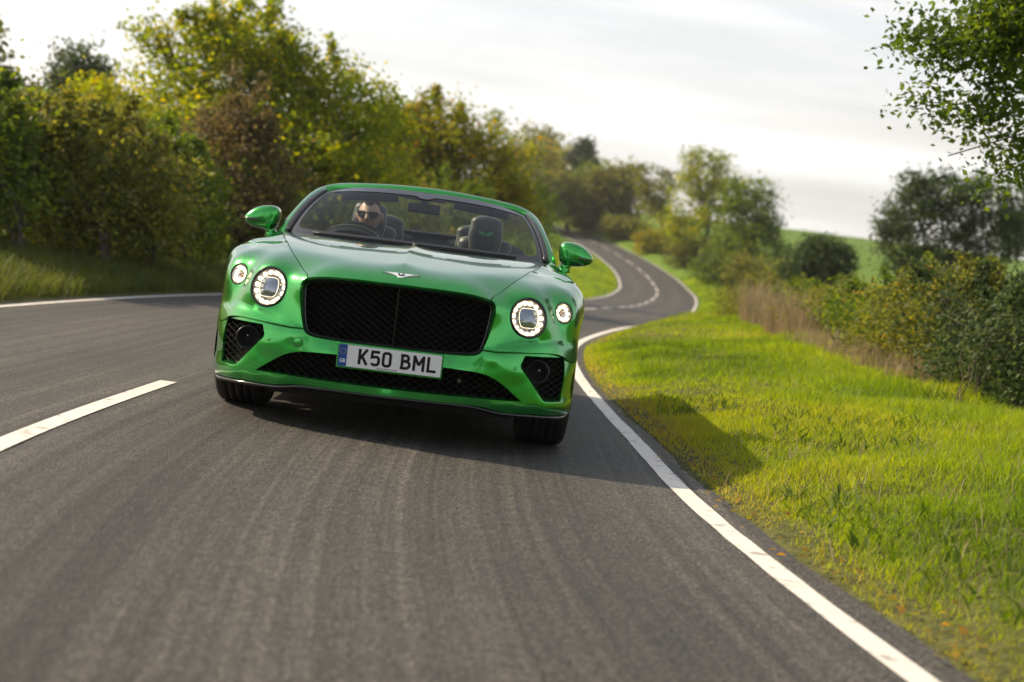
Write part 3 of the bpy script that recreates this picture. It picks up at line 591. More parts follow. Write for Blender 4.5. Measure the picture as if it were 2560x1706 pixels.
class Rbf:
    """smooth interpolation of scattered values (cubic kernel + linear term)"""
    def __init__(s, P, v, lam=1e-5):
        s.P = np.asarray(P, float); n, d = s.P.shape; A = np.zeros((n + d + 1, n + d + 1))
        A[:n, :n] = np.linalg.norm(s.P[:, None] - s.P[None], axis=2) ** 3 + np.diag(np.broadcast_to(lam, (n,)))
        Q = np.c_[np.ones(n), s.P]; A[:n, n:] = Q; A[n:, :n] = Q.T
        s.w = np.linalg.solve(A, np.r_[np.asarray(v, float), np.zeros(d + 1)]); s.n = n
    def __call__(s, X):
        X = np.asarray(X, float); r = np.linalg.norm(X[:, None] - s.P[None], axis=2) ** 3
        return r @ s.w[:s.n] + np.c_[np.ones(len(X)), X] @ s.w[s.n:]
def resample(P, step, closed=False):
    P = np.asarray(P, float)
    if closed: P = np.vstack([P, P[:1]])
    s = np.r_[0, np.cumsum(np.linalg.norm(np.diff(P, axis=0), axis=1))]; n = max(2, int(round(s[-1] / step)) + 1)
    t = np.linspace(0, s[-1], n); Q = np.stack([np.interp(t, s, P[:, k]) for k in range(P.shape[1])], 1)
    return Q[:-1] if closed else Q
def curve(P, step=.012):
    """smooth curve through points"""
    P = np.asarray(P, float); s = np.r_[0, np.cumsum(np.linalg.norm(np.diff(P, axis=0), axis=1))]
    f = cspline(s, P); n = max(3, int(s[-1] / step) + 1); return f(np.linspace(0, s[-1], n))
def round_poly(P, r, n=5):
    """round the corners of a closed polygon; r per corner"""
    P = np.asarray(P, float); m = len(P); r = np.broadcast_to(r, (m,)); out = []
    for i in range(m):
        a, b, c = P[i - 1], P[i], P[(i + 1) % m]
        if r[i] <= 0: out.append(b); continue
        u = a - b; v = c - b; lu, lv = np.linalg.norm(u), np.linalg.norm(v); q = min(r[i], lu * .48, lv * .48)
        p0 = b + u / lu * q; p1 = b + v / lv * q; t = np.linspace(0, 1, n)[:, None]
        out.extend((1 - t) ** 2 * p0 + 2 * t * (1 - t) * b + t * t * p1)
    return np.array(out)
def inside(poly, Q):
    x, y = Q[:, 0], Q[:, 1]; r = np.zeros(len(Q), bool); n = len(poly)
    for i in range(n):
        x0, y0 = poly[i]; x1, y1 = poly[(i + 1) % n]
        if y0 == y1: continue
        c = ((y0 > y) != (y1 > y)) & (x < (x1 - x0) * (y - y0) / (y1 - y0) + x0); r ^= c
    return r
def dist_poly(poly, Q):
    a = poly; b = np.roll(poly, -1, 0); d = np.full(len(Q), 1e9)
    for p, q in zip(a, b):
        e = q - p; t = np.clip(((Q - p) @ e) / (e @ e + 1e-12), 0, 1); d = np.minimum(d, np.linalg.norm(Q - p - t[:, None] * e, axis=1))
    return d
def panel2d(outer, holes, step):
    """triangulate a 2D outline with holes -> pts, tris, loops(index lists)"""
    loops = [np.asarray(outer)] + [np.asarray(h) for h in holes]; pts = [p for l in loops for p in l]; E, idx, o = [], [], 0
    for l in loops:
        n = len(l); E += [(o + i, o + (i + 1) % n) for i in range(n)]; idx.append(list(range(o, o + n))); o += n
    lo, hi = outer.min(0), outer.max(0); gx = np.arange(lo[0], hi[0], step); gy = np.arange(lo[1], hi[1], step * .866)
    X, Y = np.meshgrid(gx, gy); X = X + (np.arange(len(gy)) % 2)[:, None] * step * .5; Q = np.stack([X.ravel(), Y.ravel()], 1)
    k = inside(outer, Q); Q = Q[k]
    for h in holes: Q = Q[~inside(h, Q)]
    for l in loops: Q = Q[dist_poly(l, Q) > step * .45]
    allp = np.vstack([np.array(pts), Q])
    r = geometry.delaunay_2d_cdt([Vector((float(p[0]), float(p[1]))) for p in allp], E, [], 0, 1e-7)
    V = np.array([(v.x, v.y) for v in r[0]]); T = np.array([f for f in r[2] if len(f) == 3])
    c = V[T].mean(1); k = inside(outer, c)
    for h in holes: k &= ~inside(h, c)
    T = T[k]
    # map original loop ids to output ids
    mp = {}
    for i, src in enumerate(r[3]):
        for s in src: mp[s] = i
    return V, T, [[mp[i] for i in l] for l in idx]
def surf_normals(f, Q, e=1e-3, flip=1):
    a = f(Q + np.array([e, 0])) - f(Q - np.array([e, 0])); b = f(Q + np.array([0, e])) - f(Q - np.array([0, e]))
    n = np.cross(a, b) * flip; return n / (np.linalg.norm(n, axis=1)[:, None] + 1e-12)
def mesh_nrm(name, V, F, Nrm, mat, parent, sharp_from=None):
    V = np.asarray(V, float) - CAR0
    me = bpy.data.meshes.new(name); me.from_pydata(V.tolist(), [], [list(map(int, f)) for f in F]); me.update()
    me.polygons.foreach_set('use_smooth', [True] * len(me.polygons))
    if Nrm is not None: me.normals_split_custom_set_from_vertices([tuple(n) for n in Nrm])
    me.materials.append(mat); o = bpy.data.objects.new(name, me); COL.objects.link(o); o.parent = parent; return o
def panel(name, outer, holes, f, step, mat, parent, flip=1, flange=.012, mirror_x=False, sym=False, fl_mat=None):
    """sheet-metal panel: outline in the chart of f, returned edges. sym: also add the mirror half"""
    V2, T, loops = panel2d(outer, holes, step); P = f(V2); N = surf_normals(f, V2, 1.5e-3, flip)
    c = P[T]; nf = np.cross(c[:, 1] - c[:, 0], c[:, 2] - c[:, 0]); bad = (nf * N[T].mean(1)).sum(1) < 0; T[bad] = T[bad][:, ::-1]
    F = [list(t) for t in T]; PV = [P]; PN = [N]; o = len(P)
    if flange:
        for lp in loops:
            n = len(lp); a = P[lp]; nn = N[lp]; tan = np.roll(a, -1, 0) - np.roll(a, 1, 0); tan /= np.linalg.norm(tan, axis=1)[:, None] + 1e-9
            out = np.cross(tan, nn)
            # does 'out' leave the sheet?
            cen = V2[lp].mean(0); q = f(V2[lp] + (V2[lp] - cen) * .02); 
            PV += [a, a - nn * flange]; PN += [nn, nn]
            for i in range(n):
                j = (i + 1) % n; 
                if sym and abs(a[i][0]) < 1e-4 and abs(a[j][0]) < 1e-4: continue
                F.append([o + i, o + j, o + n + j, o + n + i])
            o += 2 * n
    V = np.vstack(PV); N = np.vstack(PN)
    nfl = len(P)
    if mirror_x: V = V * [-1, 1, 1]; N = N * [-1, 1, 1]; F = [x[::-1] for x in F]
    if sym:
        m = len(V); V = np.vstack([V, V * [-1, 1, 1]]); N = np.vstack([N, N * [-1, 1, 1]]); F = F + [[i + m for i in x[::-1]] for x in F]
    ob = mesh_nrm(name, V, F, None, mat, parent)
    # custom normals: analytic on the skin, face normals on the returns
    me = ob.data; ln = np.zeros((len(me.loops), 3)); vi = np.zeros(len(me.loops), int); me.loops.foreach_get('vertex_index', vi)
    ln[:] = N[vi]
    for p in me.polygons:
        if p.loop_total == 4: ln[p.loop_start:p.loop_start + 4] = p.normal
    me.normals_split_custom_set([tuple(x) for x in ln])
    return ob
def skin(name, sections, mat, parent, closed_u=False, caps=False, smooth_=True, mirror=False):
    """loft: sections (m,n,3)"""
    S = np.asarray(sections, float); m, n, _ = S.shape; V = S.reshape(-1, 3); F = []
    for i in range(m - 1):
        for j in range(n if closed_u else n - 1):
            k = (j + 1) % n; F.append((i * n + j, i * n + k, (i + 1) * n + k, (i + 1) * n + j))
    if caps and closed_u: F += [tuple(range(n))[::-1], tuple(range((m - 1) * n, m * n))]
    if mirror: V = V * [-1, 1, 1]; F = [f[::-1] for f in F]
    o = pmesh(name, V - CAR0, F, mat, parent, smooth_)
    fix_normals(o); return o
def fix_normals(o):
    bm = bmesh.new(); bm.from_mesh(o.data); bmesh.ops.recalc_face_normals(bm, faces=bm.faces); bm.to_mesh(o.data); bm.free()
def part(name, V, F, mat, parent, sm=False, bevel=0.0):
    o = pmesh(name, np.asarray(V, float) - CAR0, F, mat, parent, sm); fix_normals(o)
    if bevel:
        b = o.modifiers.new('b', 'BEVEL'); b.width = bevel; b.segments = 3; b.limit_method = 'ANGLE'
        o.data.polygons.foreach_set('use_smooth', [True] * len(o.data.polygons))
        w = o.modifiers.new('w', 'WEIGHTED_NORMAL'); w.keep_sharp = True
    return o
def tube(name, path, rad, mat, parent, ns=8, closed=False):
    V, F = tube_np(path, rad, ns); F = [tuple(f) for f in F]
    F += [tuple(range(ns))[::-1], tuple(range(len(V) - ns, len(V)))]
    return part(name, V, F, mat, parent, True)
def boxVF(c, s, rot=None):
    c = np.asarray(c, float); s = np.asarray(s, float) / 2
    V = np.array([[x, y, z] for x in (-1, 1) for y in (-1, 1) for z in (-1, 1)], float) * s
    if rot is not None: V = V @ np.asarray(rot).T
    return V + c, [(0, 1, 3, 2), (4, 6, 7, 5), (0, 4, 5, 1), (2, 3, 7, 6), (0, 2, 6, 4), (1, 5, 7, 3)]
def lathe(prof, n, frame, sweep=2 * PI):
    """prof: (r, h) pairs; frame: (origin, ex, ey, axis) -> V,F"""
    o, ex, ey, ax = [np.asarray(q, float) for q in frame]; V = []; m = len(prof); a = np.arange(n) * sweep / n
    for r, h in prof: V.append(o + ax * h + r * (np.cos(a)[:, None] * ex + np.sin(a)[:, None] * ey))
    F = [(i * n + j, i * n + (j + 1) % n, (i + 1) * n + (j + 1) % n, (i + 1) * n + j) for i in range(m - 1) for j in range(n)]
    return np.vstack(V), F
def frame_of(o, axis, up=(0, 0, 1)):
    ax = np.asarray(axis, float); ax /= np.linalg.norm(ax); ex = np.cross(up, ax); ex /= np.linalg.norm(ex); ey = np.cross(ax, ex); return (np.asarray(o, float), ex, ey, ax)

# ---------------------------------------------------------------- surfaces
# lamps: centre, outward yaw, upward pitch
def lamp_axis(yaw, pit): y, p = math.radians(yaw), math.radians(pit); return np.array([math.sin(y) * math.cos(p), -math.cos(y) * math.cos(p), math.sin(p)])
BIG_C, BIG_A, BIG_R = np.array([.675, .222, .704]), lamp_axis(23, 12), .1055
SML_C, SML_A, SML_R = np.array([.865, .415, .747]), lamp_axis(33, 12), .0575
def ringpts(c, a, r, n):
    o, ex, ey, ax = frame_of(c, a); t = np.arange(n) * 2 * PI / n; return c + r * (np.cos(t)[:, None] * ex + np.sin(t)[:, None] * ey)
# -- bonnet: z over (x, y)
SHUT = np.array([(.469, .092, .778), (.476, .13, .790), (.500, .19, .806), (.526, .25, .828), (.566, .345, .864), (.607, .46, .896), (.663, .68, .938), (.740, 1.05, .979), (.795, 1.38, .998), (.826, 1.62, 1.006)])
RIMTOP = np.array([(0, .052, .801), (.1, .053, .801), (.2, .058, .800), (.3, .065, .798), (.37, .073, .794), (.42, .081, .788), (.469, .092, .778)])
_b = [(0, .09, .836), (0, .14, .858), (.2, .098, .834), (.2, .15, .856), (.34, .11, .828), (.34, .165, .852), (.42, .13, .818), (0, .35, .906), (0, .65, .953), (0, .95, .980), (0, 1.25, .997), (0, 1.4, 1.003),
      (.25, .35, .903), (.25, .65, .950), (.25, 1.0, .981), (.25, 1.35, 1.0), (.42, .3, .880), (.45, .5, .921), (.48, .75, .954), (.52, 1.05, .982), (.55, 1.4, 1.001), (.6, 1.55, 1.005)]
_bp = np.vstack([SHUT, RIMTOP, np.array(_b)]); _bp = np.vstack([_bp, _bp[_bp[:, 0] > 0] * [-1, 1, 1]])
_bz = Rbf(_bp[:, :2], _bp[:, 2], 6e-5)
def bonnet_f(Q):
    x, y = Q[:, 0], Q[:, 1]; z = _bz(Q) + .014 * np.exp(-np.abs(x) / .065) * smooth(.12, .30, y)
    return np.stack([x, y, z], 1)
# -- fender: radius over direction from a point inside the wing
FQ = np.array([.58, 1.02, .46])
RIM_SIDE = np.array([(.469, .092, .778), (.488, .101, .768), (.500, .108, .745), (.502, .110, .70), (.493, .104, .648), (.479, .089, .585), (.460, .076, .522)])
LIPEDGE = np.array([(.460, .074, .522), (.52, .097, .523), (.567, .120, .525), (.681, .182, .529), (.771, .246, .532), (.850, .328, .528), (.892, .386, .512), (.920, .430, .494), (.955, .498, .489), (.974, .548, .491)])
_f = [(.53, .118, .556), (.60, .165, .578), (.662, .207, .586), (.753, .260, .594), (.849, .360, .594), (.91, .448, .58), (.955, .53, .58), (.972, .575, .57),
      (.61, .150, .545), (.72, .218, .552), (.82, .305, .552), (.90, .405, .54), (.95, .49, .53),
      (.64, .31, .852), (.66, .44, .893), (.72, .42, .868), (.74, .56, .897), (.72, .72, .928), (.80, .70, .915), (.78, 1.0, .958), (.84, 1.0, .953), (.80, 1.3, .978), (.86, 1.35, .965), (.84, 1.6, .985), (.88, 1.62, .965),
      (.798, .375, .80), (.820, .46, .846), (.850, .63, .893), (.875, .84, .919), (.893, 1.1, .935), (.90, 1.4, .945),
      (.905, .70, .893), (.93, .80, .906), (.925, 1.0, .918), (.935, .60, .845), (.955, .72, .877), (.955, .95, .900), (.95, 1.3, .912), (.935, 1.6, .925),
      (.945, .52, .70), (.962, .56, .68), (.976, .64, .64), (.972, .62, .76), (.968, .66, .83), (.984, .9, .70), (.985, .9, .78), (.980, .9, .85), (.986, 1.2, .65), (.986, 1.2, .80), (.975, 1.2, .875), (.984, 1.58, .55), (.984, 1.58, .75), (.978, 1.58, .86), (.970, 1.58, .35), (.955, 1.58, .22), (.972, 1.3, .3), (.982, 1.3, .5), (.976, .57, .52)]
_fp = np.vstack([SHUT, RIM_SIDE[1:], LIPEDGE[1:], np.array(_f), ringpts(BIG_C, BIG_A, .118, 14), BIG_C[None], ringpts(SML_C, SML_A, .067, 10), SML_C[None]])
_fd = _fp - FQ; _fr = np.linalg.norm(_fd, axis=1); _fd /= _fr[:, None]; _frb = Rbf(_fd, _fr, np.r_[np.full(len(SHUT), 3e-4), np.full(len(RIM_SIDE) + len(LIPEDGE) - 2, 3e-4), np.full(len(_f), 2.2e-3), np.full(14, 6e-4), 3e-3, np.full(10, 6e-4), 3e-3])
FE = np.array([.62, -.52, .59]); FE /= np.linalg.norm(FE); FU = np.cross([0, 0, 1], FE); FU /= np.linalg.norm(FU); FV = np.cross(FE, FU)
def f_chart(P):
    d = np.atleast_2d(P) - FQ; d /= np.linalg.norm(d, axis=1)[:, None]; c = 1 + d @ FE; return np.stack([(d @ FU) / c, (d @ FV) / c], 1)
CREASE = np.array([(.470, .524), (.515, .552), (.574, .570), (.662, .584), (.753, .594), (.849, .597), (.907, .585), (.99, .57)])
def _pd(poly, Q):
    d = np.full(len(Q), 9.); tt = np.zeros(len(Q)); L = np.r_[0, np.cumsum(np.linalg.norm(np.diff(poly, axis=0), axis=1))]
    for i in range(len(poly) - 1):
        e = poly[i + 1] - poly[i]; t = np.clip(((Q - poly[i]) @ e) / (e @ e), 0, 1); k = np.linalg.norm(Q - poly[i] - t[:, None] * e, axis=1)
        m = k < d; d[m] = k[m]; tt[m] = (L[i] + t[m] * (L[i + 1] - L[i])) / L[-1]
    return d, tt
VALLEY = f_chart(np.array([(.790, .365, .785), (.800, .385, .805), (.820, .46, .846), (.850, .63, .893), (.875, .84, .919), (.889, 1.0, .932)]))
def fender_f(Q):
    q2 = (Q ** 2).sum(1); c = (1 - q2) / (1 + q2); s = 2 / (1 + q2)
    d = c[:, None] * FE + (s * Q[:, 0])[:, None] * FU + (s * Q[:, 1])[:, None] * FV
    r = _frb(d); P = FQ + d * r[:, None]
    # flared lip below the swage line
    dz = np.maximum(np.interp(P[:, 0], CREASE[:, 0], CREASE[:, 1]) - P[:, 2], 0) * (P[:, 1] < .7)
    r = r + .022 * (1 - np.exp(-dz / .016)) * smooth(.975, .84, P[:, 0])
    # valley between the lamp pods, fading back along the wing
    dv, t = _pd(VALLEY, Q); r = r - .012 * np.exp(-dv / .030) * smooth(0.22, .60, t) * smooth(1.0, .80, t)
    return FQ + d * r[:, None]
# -- bumper: radius over (angle about a vertical axis, height)
BY0 = 1.1
BSHUT = LIPEDGE + np.stack([0 * LIPEDGE[:, 0], .010 * smooth(.97, .85, LIPEDGE[:, 0]) * smooth(.46, .52, LIPEDGE[:, 0]), 0 * LIPEDGE[:, 0] - .0040], 1)
BRIMB = np.array([(0, .034, .474), (.15, .040, .475), (.27, .053, .477), (.36, .060, .480), (.415, .066, .486), (.442, .071, .497), (.458, .075, .515)])
LG_TOP = np.array([(0, -.004, .414), (.15, .004, .414), (.296, .026, .412), (.388, .046, .408), (.467, .066, .401), (.512, .084, .389), (.56, .106, .366), (.624, .139, .322), (.690, .178, .272)])
LG_BOT = np.array([(.690, .178, .272), (.56, .114, .2715), (.373, .054, .271), (.2, .022, .271), (0, .006, .271)])
INTAKE = np.array([(.679, .186, .511), (.657, .160, .452), (.805, .256, .278), (.903, .383, .278), (.910, .398, .40), (.905, .40, .513)])
_u = [(0, .008, .44), (.15, .014, .444), (.301, .033, .444), (.42, .060, .445), (.52, .092, .445), (.60, .125, .45), (.52, .085, .48), (.60, .130, .485), (.64, .142, .41), (.70, .182, .40), (.70, .178, .34), (.74, .205, .30), (.77, .24, .45), (.84, .32, .42), (.84, .31, .34), (.655, .160, .36),
      (.92, .425, .45), (.92, .42, .36), (.925, .43, .30), (.955, .50, .42), (.955, .505, .33), (.974, .55, .45), (.973, .55, .36), (.972, .55, .29),
      (0, -.006, .256), (.2, .012, .256), (.37, .045, .255), (.56, .104, .252), (.70, .176, .250), (.82, .262, .250), (.90, .362, .251), (.935, .43, .252), (.968, .54, .254),
      (0, .0, .236), (.2, .02, .236), (.37, .056, .235), (.49, .094, .230), (.56, .122, .217), (.64, .165, .211), (.755, .240, .209), (.88, .365, .204), (.93, .45, .206), (.965, .55, .208)]
_up = np.vstack([BSHUT[1:], BRIMB, LG_TOP, LG_BOT[1:], INTAKE[1:5], np.array(_u)]); _up = np.vstack([_up, _up[_up[:, 0] > 0] * [-1, 1, 1]])
def b_chart(P): P = np.atleast_2d(P); return np.stack([np.arctan2(P[:, 0], BY0 - P[:, 1]), P[:, 2]], 1)
_brb = Rbf(b_chart(_up), np.hypot(_up[:, 0], BY0 - _up[:, 1]), np.tile(np.r_[1], len(_up)) * 6e-5)
def bumper_f(Q):
    r = _brb(Q); return np.stack([r * np.sin(Q[:, 0]), BY0 - r * np.cos(Q[:, 0]), Q[:, 1]], 1)

# ---------------------------------------------------------------- panels
COWL = np.array([(.826, 1.62), (.78, 1.555), (.70, 1.485), (.55, 1.42), (.35, 1.365), (.15, 1.34), (0, 1.335)])
def build_bonnet():
    rt = curve(RIMTOP[:, :2], .014); sh = curve(SHUT[:, :2], .014); cw = curve(COWL, .02)
    sh = sh - np.array([.0022, 0])
    o = np.vstack([rt[:-1], sh[:-1], cw]); o[0, 0] = 0; o[-1, 0] = 0
    mid = np.stack([np.zeros(40), np.linspace(1.335, .052, 42)[1:-1]], 1); o = np.vstack([o, mid])
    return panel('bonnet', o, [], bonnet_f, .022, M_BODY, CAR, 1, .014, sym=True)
bonnet = build_bonnet()
ARCH_C, ARCH_R = (.925, .372), .402
def arch(a0, a1, n, y0=ARCH_C[0], r=ARCH_R):
    a = np.radians(np.linspace(a0, a1, n)); return np.stack([np.full(n, .982), y0 + r * np.cos(a), ARCH_C[1] + r * np.sin(a)], 1)
def build_fender(side):
    a = resample(RIM_SIDE, .012)[:-1]; b = curve(LIPEDGE, .012)
    ar = arch(163, -14, 46); door = curve([(.958, 1.56, .262), (.972, 1.56, .36), (.984, 1.555, .55), (.984, 1.555, .75), (.978, 1.56, .86), (.955, 1.565, .908), (.925, 1.575, .935), (.89, 1.59, .955), (.855, 1.61, .98), (.830, 1.63, 1.003)], .02)
    sh = curve(SHUT, .014)[::-1] + np.array([.0022, 0, 0])
    loop = np.vstack([a, b[:-1], ar, door[:-1], sh[:-1]]); q = f_chart(loop)
    holes = [f_chart(ringpts(BIG_C, BIG_A, BIG_R + .003, 48)), f_chart(ringpts(SML_C, SML_A, SML_R + .002, 36))]
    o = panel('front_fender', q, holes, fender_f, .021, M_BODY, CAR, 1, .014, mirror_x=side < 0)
    # turned-under lip over the side intake and round the grille
    return o
fenders = [build_fender(s) for s in (1, -1)]
def offset_loop(P, d):
    """2D inset of a closed loop"""
    t = np.roll(P, -1, 0) - np.roll(P, 1, 0); n = np.stack([-t[:, 1], t[:, 0]], 1); n /= np.linalg.norm(n, axis=1)[:, None] + 1e-9
    a = .5 * np.sum(P[:, 0] * np.roll(P[:, 1], -1) - np.roll(P[:, 0], -1) * P[:, 1])
    return P + n * d * (1 if a > 0 else -1)
LG_C = b_chart(np.vstack([curve(LG_TOP, .014)[:-1], curve(LG_BOT, .014)]))
IN_R = b_chart(resample(round_poly(INTAKE, [.004, .02, .02, .03, .03, .045], 7), .012, True))
def build_bumper():
    th_end = .55
    top = np.vstack([curve(BRIMB, .014)[:-1], curve(BSHUT, .014)])
    side = np.array([(.974, .548, z) for z in np.linspace(.487, .212, 22)])[1:]
    bot = curve([(.965, .553, .208), (.93, .45, .206), (.88, .365, .204), (.755, .240, .209), (.64, .165, .211), (.56, .122, .217), (.49, .094, .230), (.37, .056, .235), (.2, .02, .236), (0, 0, .236)], .014)
    o = b_chart(np.vstack([top[:-1], side, bot])); o[0, 0] = 0; o[-1, 0] = 0
    # split at the centre line: lower grille opening reaches it, so the outline runs round it
    mid1 = np.stack([np.zeros(3), np.linspace(.236, .271, 5)[1:-1]], 1); mid2 = np.stack([np.zeros(5), np.linspace(.414, .474, 7)[1:-1]], 1)
    lg = LG_C[::-1].copy(); lg[0, 0] = 0; lg[-1, 0] = 0
    o = np.vstack([o, mid1, lg, mid2])
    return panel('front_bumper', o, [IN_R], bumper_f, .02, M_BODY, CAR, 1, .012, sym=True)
bumper = build_bumper()
def returns(name, loops3, mat, parent, closed=True, sm=True):
    """band between successive 3D loops (same length)"""
    V = np.vstack(loops3); n = len(loops3[0]); F = []
    for k in range(len(loops3) - 1):
        for i in range(n if closed else n - 1):
            j = (i + 1) % n; F.append((k * n + i, k * n + j, (k + 1) * n + j, (k + 1) * n + i))
    o = part(name, V, F, mat, parent, sm); return o
mir = lambda P: np.asarray(P) * np.array([-1, 1, 1])
# grille surround: painted chamfer from the rim to the black frame
RIM_HALF = np.vstack([curve(RIMTOP, .016)[:-1], resample(RIM_SIDE, .016)[:-1], curve(BRIMB, .016)[::-1]])
GR_HALF = np.array([(0, .7855), (.1, .785), (.2, .782), (.3, .777), (.38, .770), (.44, .7625), (.468, .755), (.481, .738), (.4825, .712), (.481, .690), (.474, .63), (.463, .56), (.451, .522), (.444, .508), (.428, .498), (.39, .4915), (.3, .485), (.15, .482), (0, .481)])
def grille_y(x, z): return .072 + .22 * x * x + .085 * (z - .48)
def rim_match(A, B2, yf, dy):
    """resample outline B2 (x,z) to the points of A by arc length, lift to 3D"""
    sa = np.r_[0, np.cumsum(np.linalg.norm(np.diff(A, axis=0), axis=1))]; sa /= sa[-1]
    c = curve(np.array(B2), .004); sb = np.r_[0, np.cumsum(np.linalg.norm(np.diff(c, axis=0), axis=1))]; sb /= sb[-1]
    x = np.interp(sa, sb, c[:, 0]); z = np.interp(sa, sb, c[:, 1]); return np.stack([x, yf(x, z) + dy, z], 1)
_g0 = RIM_HALF; _g2 = rim_match(RIM_HALF, GR_HALF, grille_y, 0.0); _g1 = (_g0 * .45 + _g2 * .55); _g1[:, 1] -= .006
def full(h): return np.vstack([h, mir(h)[::-1][1:-1]])
grille = empty('front_grille', CAR0 * 0, CAR)
returns('grille_surround', [full(_g0), full(_g0 * .75 + _g1 * .25 + np.array([0, -.0015, 0])), full(_g1), full(_g2)], M_BODY, CAR)
_g3 = full(_g2); _cen = np.array([0, 0, .63])
def shrink(P, k, dy): Q = (P - _cen) * np.array([1 - k, 1, 1 - k * 1.55]) + _cen; Q[:, 1] = P[:, 1] + dy; return Q
returns('grille_frame', [_g3 + [0, .004, 0], shrink(_g3, .004, -.006), shrink(_g3, .016, -.007), shrink(_g3, .024, .004), shrink(_g3, .024, .05)], M_BLK, grille)
def lattice(name, poly, yf, dx, slope, width, depth, mat, parent, dy=0.0):
    """diagonal woven bars clipped to an (x,z) outline"""
    poly = np.asarray(poly); parts = []; lo, hi = poly.min(0), poly.max(0)
    for sg, off in ((1, 0.0), (-1, .004)):
        c0 = lo[0] - (hi[1] - lo[1]) / slope * 1.0 - dx; k = 0
        for c in np.arange(lo[0] - (hi[1] - lo[1]) / slope - dx, hi[0] + (hi[1] - lo[1]) / slope + dx, dx):
            z = np.linspace(lo[1], hi[1], 90); x = c + sg * (z - lo[1]) / slope
            m = inside(poly, np.stack([x, z], 1)); i = 0
            while i < len(m):
                if m[i]:
                    j = i
                    while j + 1 < len(m) and m[j + 1]: j += 1
                    if j - i >= 2:
                        ii = np.unique(np.linspace(i, j, max(2, min(7, (j - i) // 6))).astype(int)); xs, zs = x[ii], z[ii]; y = yf(xs, zs) + off + dy
                        d = np.array([1., slope * sg]); d /= np.linalg.norm(d); px, pz = -d[1] * width / 2, d[0] * width / 2
                        n = len(ii); V = np.concatenate([np.stack([xs + px, y + depth * .0, zs + pz], 1), np.stack([xs - px, y, zs - pz], 1), np.stack([xs - px, y + depth, zs - pz], 1), np.stack([xs + px, y + depth, zs + pz], 1)])
                        F = []
                        for q in range(n - 1):
                            for a, b in ((0, 1), (1, 2), (2, 3), (3, 0)): F.append((a * n + q, b * n + q, b * n + q + 1, a * n + q + 1))
                        parts.append((V, np.array(F)))
                    i = j + 1
                else: i += 1
    V, F = joinVF(parts); o = npmesh(name, V - CAR0, F, mat, parent); tag(o, kind='stuff'); return o
_gp = shrink(_g3, .018, 0)[:, [0, 2]]
lattice('grille_mesh', _gp, lambda x, z: grille_y(x, z) + .016, .0505, .66, .0015, .007, M_MESH, grille)
V, F = boxVF((0, .085, .633), (.006, .016, .285)); part('grille_centre_bar', V, F, M_BLK, grille, bevel=.002)
# backing behind the grille: radiator core with fins
_bk = shrink(_g3, .01, .085); part('radiator', _bk, [tuple(range(len(_bk)))], M_VOID, grille)
V, F = joinVF([(lambda a: (a[0], np.array(a[1])))(boxVF((x, .145, .62), (.016, .02, .22))) for x in np.linspace(-.42, .42, 13)]); o = npmesh('radiator_fins', V - CAR0, F, M_VOID, grille)
V, F = boxVF((.05, .125, .70), (.06, .02, .04)); part('front_radar', V, F, M_VOID, grille, bevel=.006)
V, F = boxVF((0, .128, .575), (.80, .02, .018)); part('grille_cross_bar', V, F, M_VOID, grille, bevel=.004)
# lower grille opening: painted return, mesh, camera
_l0 = bumper_f(LG_C); _l0[0, 0] = _l0[-1, 0] = 0
def lg_in(d, s): P = bumper_f(offset_loop(LG_C, s) * 1.0); P[:, 1] += d; P[0, 0] = P[-1, 0] = 0; return P
lowg = empty('lower_grille', (0, 0, 0), CAR)
for sgn in (1, -1):
    f_ = (lambda P: P) if sgn > 0 else mir
    returns('opening_return', [f_(_l0), f_(lg_in(.012, .004)), f_(lg_in(.045, .009))], M_BODY, bumper, closed=False)
_lgx = bumper_f(offset_loop(LG_C, .007)); _lgx[0, 0] = _lgx[-1, 0] = 0; _lgp = np.vstack([_lgx, mir(_lgx)[::-1]])[:, [0, 2]]
_lgy = lambda x, z: bumper_f(np.stack([np.arctan2(x, BY0 - np.interp(np.abs(x), [0, .3, .5, .7], [.0, .03, .08, .18])), z], 1))[:, 1] + .036
lattice('mesh', _lgp, _lgy, .0505, .66, .0015, .006, M_MESH, lowg)
_q = np.array([(x, float(_lgy(np.array([x]), np.array([.34]))[0]) + .05, z) for x, z in _lgp]); part('duct_backing', _q, [tuple(range(len(_q)))], M_VOID, lowg)
V, F = lathe([(.0, -.004), (.009, -.004), (.010, .0), (.014, .001), (.0145, .02)], 20, frame_of((.357, .066, .352), (0, -1, 0))); part('front_camera', V, F, M_SATIN, lowg, True)
V, F = lathe([(.0, -.001), (.008, 0)], 16, frame_of((.357, .060, .352), (0, -1, 0))); part('camera_lens', V, F, simple('camera_lens', (.20, .17, .12), .15), lowg, True)
